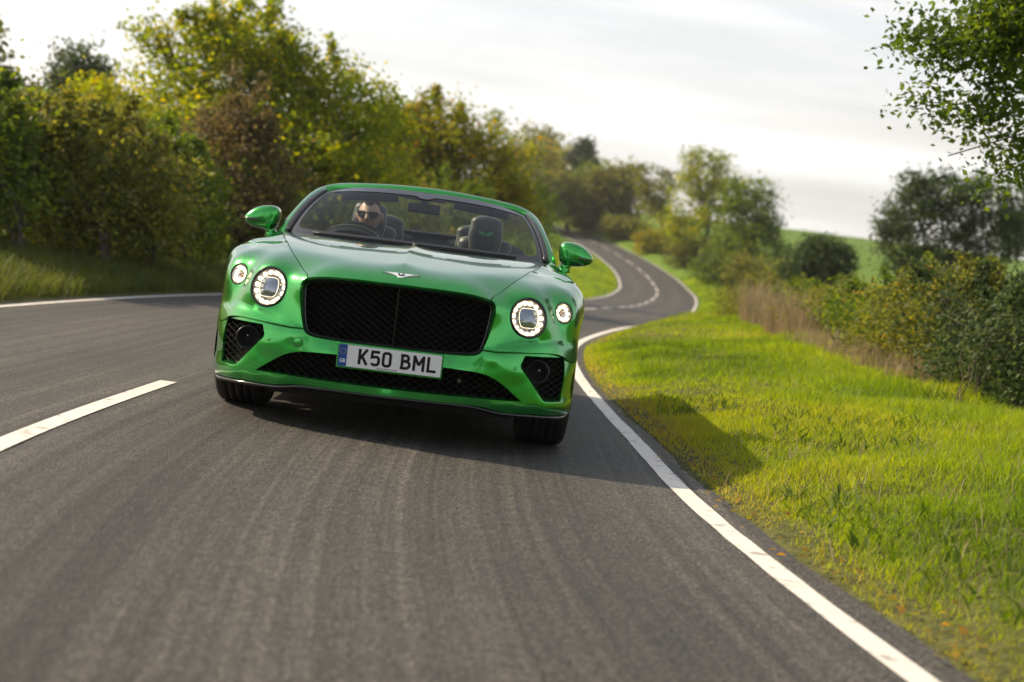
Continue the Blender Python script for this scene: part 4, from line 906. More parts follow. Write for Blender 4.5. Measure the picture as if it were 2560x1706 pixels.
# side intakes with funnel-shaped fog lamps
for sgn in (1, -1):
    f_ = (lambda P: np.asarray(P)) if sgn > 0 else mir
    it = empty('side_intake', (0, 0, 0), CAR)
    p0 = bumper_f(IN_R); p1 = bumper_f(offset_loop(IN_R, .004)); p1[:, 1] += .012; p2 = bumper_f(offset_loop(IN_R, .014)); p2[:, 1] += .05
    returns('opening_return', [f_(p0), f_(p1), f_(p2)], M_BODY, bumper)
    fp = p2[:, [0, 2]]; yy = lambda x, z: np.interp(x, [.62, .755, .80, .865, .93], [.185, .262, .292, .36, .44])
    fpp = fp * [sgn, 1]
    lattice('mesh', fpp if sgn > 0 else fpp[::-1], lambda x, z: yy(np.abs(x), z), .0505, .66, .0015, .006, M_MESH, it)
    bk = p2.copy(); bk[:, 1] = yy(bk[:, 0], 0) + .05; part('duct_backing', f_(bk), [tuple(range(len(bk)))], M_VOID, it)
    c = f_(np.array([[.757, .238, .432]]))[0]; V, F = lathe([(.059, .03), (.0605, .002), (.057, -.004), (.053, -.001), (.050, .003), (.030, .034), (.014, .050), (0, .052)], 40, frame_of(c, (sgn * .15, 1, 0)))
    fg = part('fog_lamp', V, F, M_SATIN, it, True)
    V, F = lathe([(0, -.006), (.006, -.005), (.011, .0), (.012, .006)], 18, frame_of(c + [sgn * .007, .045, .004], (sgn * .15, 1, 0))); part('fog_lens', V, F, M_PROJ, fg, True)
# bumper details
for x, z, r, nm in ((.301, .444, .0095, 'parking_sensor'), (.635, .441, .0095, 'parking_sensor'), (-.301, .444, .0095, 'parking_sensor'), (-.635, .441, .0095, 'parking_sensor'), (-.475, .447, .0255, 'tow_eye_cover')):
    q = np.array([[math.atan2(abs(x), BY0 - np.interp(abs(x), [0, .3, .47, .635], [0, .035, .075, .142])), z]]); p = bumper_f(q)[0]; n = surf_normals(bumper_f, q)[0]
    if n[1] > 0: n = -n
    if x < 0: p = p * [-1, 1, 1]; n = n * [-1, 1, 1]
    fr = frame_of(p, n); V, F = lathe([(0, .0012), (r * .8, .0011), (r * .92, .0004)], 24, fr); pc = part(nm, V, F, M_BODY, bumper, True)
    V, F = lathe([(r * .93, .0002), (r * .95, .0009), (r * 1.04, .0009), (r * 1.06, .0)], 24, fr); part('shut_gap', V, F, M_BLK, pc, True)
# splitter under the bumper
_s = curve([(0, -.008, .232), (.2, .012, .231), (.37, .048, .230), (.47, .082, .224), (.55, .112, .209), (.64, .155, .203), (.755, .23, .200), (.88, .353, .195), (.925, .43, .194), (.945, .50, .200), (.955, .545, .205)], .02)
_s = np.vstack([mir(_s)[::-1][:-1], _s])
returns('splitter', [_s + [0, .06, .008], _s + [0, .002, .004], _s + [0, -.006, -.001], _s + [0, -.004, -.008], _s + [0, .03, -.016], _s + [0, .35, -.02]], M_BLK, CAR, closed=False)
# number plate
plate = part('plate_holder', *boxVF((0, .006, .4155), (.536, .022, .131), _rx(.10)), M_BODY, CAR, bevel=.006)
Rp = _rx(.10)
def on_plate(x, z, d=0.0): return np.array([0, -.0052, .4165]) + Rp @ np.array([x, -d, z])
def plate_poly(name, pts, d, mat, par=None):
    V = np.array([on_plate(x, z, d) for x, z in pts]); return part(name, V, [tuple(range(len(V)))], mat, par or plate)
plate_poly('plate_face', round_poly([(-.26, -.0555), (.26, -.0555), (.26, .0555), (-.26, .0555)], .008), .0012, M_WHITE)
plate_poly('plate_band', round_poly([(-.2595, -.055), (-.217, -.055), (-.217, .055), (-.2595, .055)], [.008, 0, 0, .008]), .0018, M_BLUE)
def stroke(name, path, w, d, closed=False, mat=None):
    P = np.asarray(path, float); n = len(P); L_, R_ = [], []
    for i in range(n):
        a = P[i] - P[i - 1] if (i > 0 or closed) else P[1] - P[0]; b = P[(i + 1) % n] - P[i] if (i < n - 1 or closed) else a
        a = a / np.linalg.norm(a); b = b / np.linalg.norm(b); m = a + b; m /= np.linalg.norm(m); nn = np.array([-m[1], m[0]]); k = w / 2 / max(.4, nn @ np.array([-a[1], a[0]]))
        L_.append(P[i] + nn * k); R_.append(P[i] - nn * k)
    V = np.array([on_plate(x, z, d) for x, z in L_ + R_]); F = [(i, (i + 1) % n, n + (i + 1) % n, n + i) for i in range(n if closed else n - 1)]
    return V, F
def glyph(name, x0, strokes, w=.0142):
    parts = []
    for k, (pth, cl) in enumerate(strokes):
        pth = np.asarray(pth, float) * .001 + np.array([x0, -.0375])
        V, F = stroke(name, pth, w, .0020 + .00012 * k, cl); parts.append((V, np.array(F)))
    V, F = joinVF(parts); return part(name, V, [tuple(f) for f in F], M_INK, plate)
def arc(cx, cy, r, a0, a1, n=7): a = np.radians(np.linspace(a0, a1, n)); return [(cx + r * math.cos(t), cy + r * math.sin(t)) for t in a]
xs = [-.160, -.099, -.040, .052, .116, .186]
glyph('plate_letter', xs[0], [([(7, 0), (7, 79)], 0), ([(10, 30), (44, 79.5)], 0), ([(20, 42), (45, -.5)], 0)])
glyph('plate_letter', xs[1], [([(46, 72), (9, 72), (8, 43), (18, 45)] + arc(28, 33, 15, 90, 0) + arc(28, 21, 15, 0, -90) + arc(20, 18, 12, -90, -165), 0)])
glyph('plate_letter', xs[2], [(arc(30, 60, 12, 90, 0) + arc(30, 19, 12, 0, -90) + arc(19, 19, 12, -90, -180) + arc(19, 60, 12, 180, 90), 1)])
glyph('plate_letter', xs[3], [([(10, 0), (10, 79)], 0), ([(1, 72), (26, 72)] + arc(27, 58, 14, 90, -70, 9) + [(10, 42)], 0), ([(14, 42.5), (28, 42.5)] + arc(30, 25, 17.5, 80, -82, 10) + [(26, 7), (1, 7)], 0)])
glyph('plate_letter', xs[4], [([(7, 0), (7, 79)], 0), ([(53, 0), (53, 79)], 0), ([(6, 76), (30, 31)], 0), ([(54, 76), (30, 31)], 0)])
glyph('plate_letter', xs[5], [([(8, 79), (8, 7), (49, 7)], 0)])
def text_mesh(name, body, size, mat, parent, place, extrude=0.0):
    cu = bpy.data.curves.new(name, 'FONT'); cu.body = body; cu.size = size; cu.align_x = 'CENTER'; cu.align_y = 'CENTER'; cu.extrude = extrude; cu.offset = size * .025; cu.resolution_u = 3
    t = bpy.data.objects.new(name, cu); me = bpy.data.meshes.new_from_object(t); bpy.data.objects.remove(t); bpy.data.curves.remove(cu)
    V = np.array([place(v.co.x, v.co.y, v.co.z) for v in me.vertices]) - CAR0
    me.vertices.foreach_set('co', V.astype(np.float32).ravel()); me.update(); me.materials.clear(); return link(name, me, mat, parent)
text_mesh('country_code', 'GB', .027, M_WHITE, plate, lambda x, y, z: on_plate(x * .85 - .238, y - .028, .0024))
text_mesh('maker_line', 'Bentley Motors Limited', .0085, M_INK, plate, lambda x, y, z: on_plate(x * 1.25 - .01, y - .0475, .0021))
parts = []
for k in range(12):
    a = k * PI / 6; V, F = [on_plate(-.238 + .0135 * math.cos(a) + .0019 * math.cos(b), .021 + .0135 * math.sin(a) + .0019 * math.sin(b), .0024) for b in np.arange(5) * 2 * PI / 5], [tuple(range(5))]; parts.append((np.array(V), np.array(F)))
V, F = joinVF(parts); part('star_ring', V, [tuple(f) for f in F], M_YEL, plate)
# winged badge on the nose of the bonnet
BADGE_Y = .108
_q0 = bonnet_f(np.array([[.02, BADGE_Y - .01], [.02, BADGE_Y + .01]])); _ty = (_q0[1] - _q0[0]); _ty /= np.linalg.norm(_ty); _nb = np.array([0, -_ty[2], _ty[1]])
def on_badge(x, y, d): return bonnet_f(np.array([[x, BADGE_Y + y * _ty[1]]]))[0] + _nb * (d + .0015)
def prism(name, pts, d0, d1, mat, par, place):
    n = len(pts); V = [place(x, y, d0) for x, y in pts] + [place(x, y, d1) for x, y in pts]
    F = [tuple(range(n, 2 * n)), tuple(range(n))[::-1]] + [(i, (i + 1) % n, n + (i + 1) % n, n + i) for i in range(n)]
    return part(name, V, F, mat, par)
M_WING = simple('badge_silver', (.86, .88, .92), .34, .55)
badge = empty('winged_badge', (0, 0, 0), bonnet)
for s in (1, -1):
    for k in range(6):
        y1, y0 = .021 - k * .0052, .021 - (k + 1) * .0052 + .0007; x1 = .098 - k * .0125; pts = [(s * .012, y0 - .006), (s * x1 * .85, y0 + .004), (s * x1, y1 + .0005), (s * x1 * .6, y1 - .001), (s * .012, y1 - .004)]
        prism('wing_feather', pts if s > 0 else pts[::-1], -.006, .0045 - .0004 * k, M_WING, badge, on_badge)
prism('tail_feathers', [(.016 * math.cos(a) * 1.15, -.004 + .021 * math.sin(a)) for a in np.radians(np.linspace(180, 360, 14))], -.002, .0035, M_WING, badge, on_badge)
prism('badge_disc', [(.017 * math.cos(a), .004 + .0145 * math.sin(a)) for a in np.arange(24) * PI / 12], -.002, .0055, M_INK, badge, on_badge)
text_mesh('badge_letter', 'B', .024, M_WING, badge, lambda x, y, z: on_badge(x * 1.25, y + .0045, .0065))
# ---------------------------------------------------------------- lamps
def headlamp(sgn):
    f = (lambda P: np.asarray(P, float)) if sgn > 0 else mir
    c = f(BIG_C); a = f(BIG_A); fr = frame_of(c, a); o, ex, ey, ax = fr; R = BIG_R
    root = empty('headlight', (0, 0, 0), CAR)
    V, F = lathe([(R + .001, -.03), (R + .001, .003), (R - .002, .007), (R - .008, .006), (R - .0125, .001), (R - .0135, -.010)], 64, fr); part('bezel', V, F, M_BLK, root, True)
    V, F = lathe([(R - .0135, -.008), (.082, -.016), (.062, -.030), (.045, -.034), (.0, -.036)], 48, fr); part('reflector', V, F, M_CRYS, root, True)
    rng = np.random.default_rng(3)
    def pt(r, t, h): return o + r * (math.cos(t) * ex + math.sin(t) * ey) + ax * h
    for k in range(15):
        t = 2 * PI * k / 15 + .1; p = pt(.0815, t, -.010); V, F = lathe([(0, .004), (.006, .003), (.0115, -.001), (.0125, -.007)], 12, frame_of(p, ax)); part('daylight_led', V, F, M_LED, root, True)
    ps = []
    for k in range(90):
        t = rng.uniform(0, 2 * PI); p = pt(rng.uniform(.054, .088), t, rng.uniform(-.022, -.006)); q = rng.uniform(.0018, .0042); d = rng.normal(size=(3, 3)); Q_, _ = np.linalg.qr(d)
        V = np.vstack([p + Q_[i] * q * s_ for i in range(3) for s_ in (1, -1)]); ps.append((V, np.array([(0, 2, 4), (2, 1, 4), (1, 3, 4), (3, 0, 4), (2, 0, 5), (1, 2, 5), (3, 1, 5), (0, 3, 5)])))
    V, F = joinVF(ps); cr = part('crystal_facets', V, [tuple(x) for x in F], M_CRYS, root); tag(cr, kind='stuff')
    # square-ish projector lens with a glowing outline and a lower bar
    up = np.array([0, 0, 1.]) - ax * ax[2]; up /= np.linalg.norm(up); rt = np.cross(up, ax) * -1
    sq = round_poly([(-.042, -.050), (.042, -.050), (.054, 0), (.046, .048), (-.046, .048), (-.054, 0)], .024, 6)
    V = [o + rt * x + up * y + ax * (-.004 + .014 * (1 - (x * x + y * y) / .0045)) for x, y in sq] + [o + rt * x * .45 + up * y * .45 + ax * .010 for x, y in sq] + [o + ax * .0125]
    n = len(sq); F = [(i, (i + 1) % n, n + (i + 1) % n, n + i) for i in range(n)] + [(n + i, n + (i + 1) % n, 2 * n) for i in range(n)]; part('projector_lens', V, F, M_PROJ, root, True)
    pth = np.array([o + rt * x * 1.04 + up * y * 1.04 + ax * .000 for x, y in np.vstack([sq, sq[:1]])]); V, F = tube_np(pth, .0018, 6); part('light_outline', V, F, M_LEDS, root, True)
    bar = np.array([o + rt * x + up * (-.020) + ax * (.0085 - 2.4 * x * x) for x in np.linspace(-.043, .043, 9)]); V, F = tube_np(bar, .0016, 6); part('light_bar', V, F, M_CHR, root, True)
    V, F = lathe([(R - .012, .002), (R - .03, .010), (.05, .0175), (.02, .0205), (0.0005, .021)], 48, fr); part('cover_glass', V, F, M_LENS, root, True)
def sidelamp(sgn):
    f = (lambda P: np.asarray(P, float)) if sgn > 0 else mir
    c = f(SML_C); a = f(SML_A); fr = frame_of(c, a); o, ex, ey, ax = fr; R = SML_R
    root = empty('side_lamp', (0, 0, 0), CAR)
    V, F = lathe([(R + .001, -.02), (R + .001, .002), (R - .0015, .005), (R - .005, .004), (R - .008, -.001), (R - .0085, -.006)], 48, fr); part('bezel', V, F, M_BLK, root, True)
    V, F = lathe([(R - .0085, -.005), (.038, -.011), (.024, -.018), (0, -.020)], 36, fr); part('reflector', V, F, M_CRYS, root, True)
    for k in range(9):
        t = 2 * PI * k / 9; p = o + .034 * (math.cos(t) * ex + math.sin(t) * ey) - ax * .008; V, F = lathe([(0, .003), (.006, .002), (.0092, -.001), (.0096, -.005)], 10, frame_of(p, ax)); part('daylight_led', V, F, M_LED, root, True)
    V, F = lathe([(0, .003), (.006, .002), (.011, -.003), (.0125, -.010)], 20, frame_of(o - ax * .006, ax)); part('indicator_lens', V, F, simple('indicator_lens', (.55, .42, .34), .12, .3, .8), root, True)
    V, F = lathe([(R - .0075, .001), (R - .02, .006), (.018, .0105), (0.0005, .012)], 36, fr); part('cover_glass', V, F, M_LENS, root, True)
for s_ in (1, -1): headlamp(s_); sidelamp(s_)

# ---------------------------------------------------------------- wheels
def wheel(x, y, z, steer, R=.372):
    s = 1 if x > 0 else -1; root = empty('wheel', (0, 0, 0), CAR); c = np.array([x, y, z]); ax = np.array([s * math.cos(steer), math.sin(steer), 0.]); fr = frame_of(c, ax)
    w = .1375; pr_ = [(R - .095, -w + .012), (R - .05, -w), (R - .022, -w + .004), (R - .006, -w + .022), (R, -w + .045)]
    for g in (-.062, -.022, .022, .062): pr_ += [(R, g - .005), (R - .008, g - .004), (R - .008, g + .004), (R, g + .005)]
    pr_ += [(R, w - .045), (R - .006, w - .022), (R - .022, w - .004), (R - .05, w), (R - .095, w - .012)]
    V, F = lathe(pr_, 72, fr); part('tyre', V, F, M_RUB, root, True)
    V, F = lathe([(R - .093, -w + .01), (R - .105, -w + .02), (R - .11, .02), (R - .105, w - .015), (R - .092, w - .010), (R - .100, w - .004), (R - .112, w - .016)], 64, fr); rim = part('rim', V, F, M_DCHR, root, True)
    o, ex, ey, a_ = fr
    for k in range(10):
        t = 2 * PI * k / 10; d = math.cos(t) * ex + math.sin(t) * ey; n = -math.sin(t) * ex + math.cos(t) * ey; ps = []
        for r, hw, h0, h1 in ((.05, .016, w - .055, w - .035), (.16, .011, w - .045, w - .026), (R - .105, .020, w - .035, w - .012)): ps.append([o + d * r + n * q * hw + a_ * h for q, h in ((-1, h0), (1, h0), (1, h1), (-1, h1))])
        skin('spoke', ps, M_DCHR, rim, True, True, False)
    V, F = lathe([(0, w - .025), (.05, w - .028), (.065, w - .04), (.065, w - .07)], 32, fr); part('hub', V, F, M_DCHR, root, True)
    V, F = lathe([(0, .0), (.19, .0), (.19, .03), (0, .03)], 48, fr); part('brake_disc', V, F, M_DCHR, root, True)
for x, y, dz, st in ((.832, .925, -.015, .03), (-.832, .925, .016, .03), (.828, 3.775, -.015, 0), (-.828, 3.775, .016, 0)): wheel(x, y, .372 + dz, st)

# ---------------------------------------------------------------- flanks, tail, cabin tub
SY = np.array([1.565, 2.3, 3.0, 3.7, 4.2, 4.55, 4.74, 4.83]); SZ = np.array([.21, .35, .55, .75, .86, .905, .935, .957])
SX = np.array([[.954, .970, .984, .984, .978, .956, .925, .885], [.950, .966, .975, .973, .966, .948, .915, .868], [.950, .966, .975, .975, .972, .957, .925, .868], [.950, .968, .985, .990, .985, .968, .935, .868], [.93, .955, .976, .982, .974, .955, .912, .85], [.86, .90, .925, .93, .92, .895, .85, .78], [.74, .79, .82, .825, .815, .78, .73, .66], [.50, .56, .60, .61, .60, .56, .50, .42]])
_cs = [cspline(np.arange(8), np.stack([SX[i], SZ], 1)) for i in range(8)]
def flank_f(Q):
    s = Q[:, 1] / .1; A = np.stack([c(s) for c in _cs], 0); out = np.zeros((len(Q), 3))
    f = cspline(SY, A.reshape(8, -1)); B = f(Q[:, 0]).reshape(len(Q), len(Q), 2) if len(Q) < 1 else None
    for k in range(2):
        col = A[:, :, k]; M_ = cspline(SY, col); 
        # evaluate column j at y_j
        v = np.array([0.]) if len(Q) == 0 else np.diagonal(M_(Q[:, 0])) if len(Q) < 400 else np.concatenate([np.diagonal(cspline(SY, col[:, i:i + 300])(Q[i:i + 300, 0])) for i in range(0, len(Q), 300)])
        out[:, 0 if k == 0 else 2] = v
    out[:, 1] = Q[:, 0]; return out
def flank(side):
    def rect(y0, y1, s0, s1): return resample(np.array([(y0, s0), (y1, s0), (y1, s1), (y0, s1)]), .03, True)
    panel('door', rect(1.568, 2.98, .0, .7), [], flank_f, .045, M_BODY, CAR, -1, .012, mirror_x=side < 0)
    # rear wing with the wheel arch cut out of its lower edge
    zs = lambda z: np.interp(z, SZ, np.arange(8) * .1); a = np.radians(np.linspace(188, -8, 40)); ar = np.stack([3.775 + .402 * np.cos(a), zs(np.maximum(.372 + .402 * np.sin(a), .22))], 1)
    o = np.vstack([[(2.986, .0)], ar, [(4.5, .0), (4.74, .0), (4.83, .0), (4.83, .35), (4.83, .7), (4.4, .7), (4.0, .7), (3.5, .7), (2.986, .7), (2.986, .35)]])
    panel('rear_wing', resample(o, .03, True), [], flank_f, .045, M_BODY, CAR, -1, .012, mirror_x=side < 0)
for s_ in (1, -1): flank(s_)
def loft_rows(name, rows, mat, parent, sm=True):
    """rows of half outlines (x>=0), mirrored"""
    S = [np.vstack([np.asarray(r), mir(r)[::-1][1:]]) if abs(np.asarray(r)[-1][0]) < 1e-6 else np.vstack([np.asarray(r), mir(r)[::-1]]) for r in rows]
    return skin(name, S, mat, parent, False, False, sm)
loft_rows('rear_deck', [[(.868, y, .957), (.80, y, .957 + h * .25), (.6, y, .957 + h * .7), (.3, y, .957 + h * .95), (0, y, .957 + h)] if y < 4.3 else [(w, y, .955), (w * .9, y, .955 + h * .3), (w * .7, y, .955 + h * .7), (w * .35, y, .955 + h * .95), (0, y, .955 + h)] for y, h, w in ((3.70, .150, 0), (3.9, .14, 0), (4.2, .10, 0), (4.55, .05, .78), (4.74, .015, .66), (4.83, -.01, .42))], M_BODY, CAR)
loft_rows('rear_bumper', [[(k, 4.835, z), (k * .6, 4.86, z), (0, 4.87, z)] for k, z in ((.40, .955), (.61, .75), (.60, .55), (.56, .35), (.50, .21))], M_BODY, CAR)
for s_ in (1, -1):
    f = (lambda P: np.asarray(P, float)) if s_ > 0 else mir
    ys = [1.62, 2.0, 2.5, 3.0, 3.5, 3.7]
    skin('door_trim', [[f((.868, y, .957)), f((.835, y, .972)), f((.79, y, .965)), f((.765, y, .93)), f((.74, y, .70)), f((.72, y, .30))] for y in ys], M_LEA, CAR)
    skin('sill', [[f((.953, y, .215)), f((.93, y, .17)), f((.80, y, .15)), f((.6, y, .15))] for y in (1.33, 2.0, 3.0, 3.36)], M_MATT, CAR)
    # wheel housings
    for yc in (.925, 3.775):
        a = np.radians(np.linspace(-12, 192, 24)); skin('wheel_liner', [[f((x, yc + .405 * math.cos(t), .372 + .405 * math.sin(t))) for t in a] for x in (.968, .55)], M_VOID, CAR)
V, F = boxVF((0, 2.4, .175), (1.30, 3.9, .06)); part('underbody', V, F, M_MATT, CAR)
V, F = boxVF((0, .98, .49), (1.06, 1.10, .50)); part('light_block_box', V, F, M_VOID, CAR)  # unseen dark box added to stop light leaking through the panel gaps
V, F = boxVF((0, .62, .28), (1.30, .34, .10)); part('undertray', V, F, M_MATT, CAR)
V, F = boxVF((0, 2.65, .26), (1.45, 2.1, .04)); part('cabin_floor', V, F, M_LEA, CAR)
loft_rows('bulkhead', [[(.74, y, z0), (.70, y - .01, z1 - .05), (.55, y - .02, z1), (0, y - .03, z1 + .008)] for y, z0, z1 in ((3.66, .3, .45), (3.66, .9, 1.10), (3.68, .96, 1.128), (3.72, .96, 1.118))], M_LEA, CAR)
V, F = boxVF((0, 3.62, 1.118), (1.16, .10, .022)); part('bulkhead_rail', V, F, M_LEA, CAR, bevel=.01)

# ---------------------------------------------------------------- windscreen
GB = cspline([0, .35, .55, .70, .785], np.array([(1.335, .998), (1.375, .998), (1.43, .998), (1.505, .999), (1.575, 1.0)])); GT = cspline([0, .3, .475, .61, .66], np.array([(2.055, 1.354), (2.075, 1.348), (2.12, 1.331), (2.175, 1.309), (2.20, 1.300)]))
def glass_pt(u, v, d=0.0):
    xb, xt = .775 * u, .625 * u; b = GB(abs(xb)); t = GT(abs(xt)); p = np.array([xb, b[0], b[1]]) * (1 - v) + np.array([xt, t[0], t[1]]) * v
    k = 4 * v * (1 - v); p = p + np.array([u * .018 * k, -.012 * k, .022 * k]); n = np.array([u * .28, -.46, .87]); return p + n / np.linalg.norm(n) * d
def glass_grid(us, vs, d): return [[glass_pt(u, v, d) for u in us] for v in vs]
ws = empty('windscreen', (0, 0, 0), CAR)
skin('glass', glass_grid(np.linspace(-1, 1, 33), np.linspace(0, 1, 13), 0.0), M_GLASS, ws)
M_FRIT = simple('glass_border', (.012, .012, .014), .10, 0, .3)
US = np.linspace(-1, 1, 41); VS = np.linspace(0, 1, 17)
def frit_in(t):  # inner outline of the black border, closed curve param
    return None
_o = [(u, 0.) for u in US] + [(1., v) for v in VS[1:]] + [(u, 1.) for u in US[::-1][1:]] + [(-1., v) for v in VS[::-1][1:-1]]
_i = [(np.clip(u, -.955, .955), np.clip(v, .075, .885)) for u, v in _o]
_iv = np.array(_i); 
for k in range(6): _iv = np.where((np.abs(_iv[:, :1]) > .80) & ((_iv[:, 1:] < .2) | (_iv[:, 1:] > .75)), (_iv + np.roll(_iv, 1, 0) + np.roll(_iv, -1, 0)) / 3, _iv)
V = [glass_pt(u, v, .0025) for u, v in _o] + [glass_pt(u, v, .0025) for u, v in _iv]; n = len(_o)
part('glass_border', V, [(i, (i + 1) % n, n + (i + 1) % n, n + i) for i in range(n)], M_FRIT, ws, True)
PIL = np.array([(.832, 1.600, .966), (.808, 1.70, 1.046), (.778, 1.80, 1.116), (.750, 1.90, 1.176), (.712, 2.05, 1.248), (.684, 2.13, 1.281), (.648, 2.185, 1.304), (.60, 2.195, 1.320), (.5, 2.170, 1.336), (.3, 2.12, 1.352), (.15, 2.10, 1.360), (0, 2.09, 1.363)])
def sweep(name, path, wa, wb, mat, parent, ns=16, twist_up=(0, 0, 1)):
    """elliptical section swept; wa along 'side' axis, wb along the normal"""
    P = np.asarray(path, float); T = np.gradient(P, axis=0); T /= np.linalg.norm(T, axis=1)[:, None]; S = []
    for i, (p, t) in enumerate(zip(P, T)):
        nrm = np.array([p[0] * .5, -.55, .8]); nrm -= (nrm @ t) * t; nrm /= np.linalg.norm(nrm); sd = np.cross(t, nrm); a = np.arange(ns) * 2 * PI / ns
        wa_ = wa[i] if hasattr(wa, '__len__') else wa; wb_ = wb[i] if hasattr(wb, '__len__') else wb
        S.append([p + sd * wa_ * math.copysign(abs(math.cos(q)) ** .8, math.cos(q)) + nrm * wb_ * math.copysign(abs(math.sin(q)) ** .8, math.sin(q)) for q in a])
    return skin(name, S, mat, parent, True, True)
_p = curve(PIL, .03); _p = np.vstack([mir(_p)[:-1], _p[::-1]])
sweep('windscreen_frame', _p, .030, .021, M_BODY, CAR)
for s_ in (1, -1):
    f = (lambda P: np.asarray(P, float)) if s_ > 0 else mir
    q = np.array([f(glass_pt(1.012, v, .006)) for v in np.linspace(.01, .93, 20)]); tube('pillar_seal', q, .0155, M_BLK, ws, 10)
    q = np.array([f(glass_pt(1.03, v, .018)) for v in np.linspace(.02, .92, 20)]); tube('pillar_trim', q, .0035, M_DCHR, ws, 8)
# cowl and dark scuttle below the glass, wipers parked on it
cw = [np.array([glass_pt(u, 0, 0) + [0, dy, dz] for u in np.linspace(-1.02, 1.02, 35)]) for dy, dz in ((-.012, -.014), (-.011, -.002), (.0, .004), (.03, .004), (.10, .02))]
skin('scuttle', cw, M_SATIN, CAR)
for x0, x1 in ((-.62, .02), (-.02, .60)):
    q = np.array([glass_pt(x / .775, .020, .010) for x in np.linspace(x0, x1, 16)]); tube('wiper', q, .006, M_SATIN, ws, 6)
# sun visors, header lining, rear-view mirror, sensor housing
loft_rows('header_lining', [[(.60, 2.21 + d, 1.290 + z), (.5, 2.18 + d, 1.308 + z), (.3, 2.13 + d, 1.322 + z), (0, 2.11 + d, 1.330 + z)] for d, z in ((0, .028), (-.005, 0), (.03, -.012), (.08, .01))], M_LEA, CAR)
for s_ in (1, -1):
    o = part('sun_visor', *boxVF((s_ * .36, 2.165, 1.290), (.36, .022, .060), _ry(s_ * .075) @ _rx(.5)), M_LEA, CAR, bevel=.010)
rv = part('rear_view_mirror', *boxVF((-.004, 2.0, 1.250), (.205, .030, .062), _ry(.0)), M_SATIN, CAR, bevel=.014)
V, F = boxVF((-.004, 2.02, 1.295), (.05, .05, .05)); part('mirror_stem', V, F, M_SATIN, rv, bevel=.01)
V, F = boxVF((-.004, 2.03, 1.318), (.27, .05, .035)); part('console', V, F, M_LEA, rv, bevel=.012)
_h = [(.058 * math.cos(a), .050 * math.sin(a)) for a in np.radians(np.linspace(180, 360, 18))]; V = [glass_pt(x / .65, .90 + y * 1.5, .004) for x, y in _h]; part('sensor_housing', V, [tuple(range(len(V)))], M_BLK, ws)
# ---------------------------------------------------------------- door mirrors
MO = np.array([(.868, 1.118), (.876, 1.135), (.893, 1.146), (.94, 1.149), (.985, 1.141), (1.03, 1.120), (1.065, 1.090), (1.085, 1.058), (1.082, 1.040), (1.06, 1.022), (1.03, 1.010), (.99, 1.003), (.94, 1.000), (.90, 1.004), (.884, 1.02), (.874, 1.05), (.868, 1.09)])
def door_mirror(sgn):
    f = (lambda P: np.asarray(P, float)) if sgn > 0 else mir
    root = empty('door_mirror', (0, 0, 0), CAR); c2 = np.array([.965, 1.075]); o = resample(np.vstack([curve(MO, .008), MO[:1]]), .010, True)
    def sec(k, y, lift=0): q = (o - c2) * k + c2; return [f((x, y + .10 * max(0, x - .93) ** 1.0 * (1 if y < 1.8 else .4), z + lift)) for x, z in q]
    skin('mirror_cap', [sec(.02, 1.676), sec(.35, 1.678), sec(.65, 1.684), sec(.84, 1.694), sec(.935, 1.708), sec(.98, 1.728), sec(1.0, 1.762), sec(1.0, 1.80), sec(.985, 1.842), sec(.95, 1.848)], M_BODY, root, True)
    skin('mirror_glass', [sec(.93, 1.846), sec(.02, 1.842)], M_DCHR, root, True)
    def on_cap(x, z, d=.002):
        k = np.interp(abs((np.array([x, z]) - c2)[0]) / .117, [0, .35, .65, .84, .935, .98, 1.0], [1.676, 1.678, 1.684, 1.694, 1.708, 1.728, 1.762]); return f((x, k + .10 * max(0, x - .93) - d, z))
    V, F = tube_np(np.array([on_cap(x, 1.056 - (x - 1.08) * .02, .004) for x in np.linspace(.985, 1.078, 10)]), np.r_[.003, np.full(8, .006), .003], 8); part('indicator_strip', V, F, M_DCHR, root, True)
    V, F = tube_np(np.array([on_cap(x, 1.044 - (x - 1.0) * .02, .0005) for x in np.linspace(.882, 1.082, 16)]), .0016, 6); part('cap_joint', V, F, M_BLK, root, True)
    S = []
    for x, z, w, d in ((.930, 1.015, .050, .050), (.915, .99, .040, .044), (.905, .972, .040, .046), (.895, .950, .058, .065)):
        S.append([f((x + w * math.cos(a), 1.755 + d * math.sin(a), z + .01 * math.cos(a))) for a in np.arange(16) * PI / 8])
    skin('mirror_arm', S, M_BODY, root, True, True)
for s_ in (1, -1): door_mirror(s_)

# ---------------------------------------------------------------- interior
def slab(name, cx, cy, zlist, mat, parent, depth, lean=.0, piping=None):
    """upholstered slab: zlist = (z, half width); rounded in section"""
    z = np.array([q[0] for q in zlist]); w = np.array([q[1] for q in zlist]); fz = cspline(z, w); zz = np.linspace(z[0], z[-1], 22); ww = np.maximum(fz(zz), .002)
    S = []
    for zi, wi in zip(zz, ww):
        a = np.arange(20) * 2 * PI / 20; S.append([(cx + wi * math.copysign(abs(math.cos(q)) ** .45, math.cos(q)), cy + lean * (zi - z[0]) + depth * math.copysign(abs(math.sin(q)) ** .7, math.sin(q)) * min(1, (wi / ww.max()) ** .35 + .0), zi) for q in a])
    o = skin(name, S, mat, parent, True, True)
    if piping:
        pth = [(cx - wi * .985, cy + lean * (zi - z[0]) - depth * .35, zi) for zi, wi in zip(zz, ww)] + [(cx + wi * .985, cy + lean * (zi - z[0]) - depth * .35, zi) for zi, wi in list(zip(zz, ww))[::-1]]
        V, F = tube_np(np.array(pth), .0035, 6); part('piping', V, F, piping, o, True)
    return o
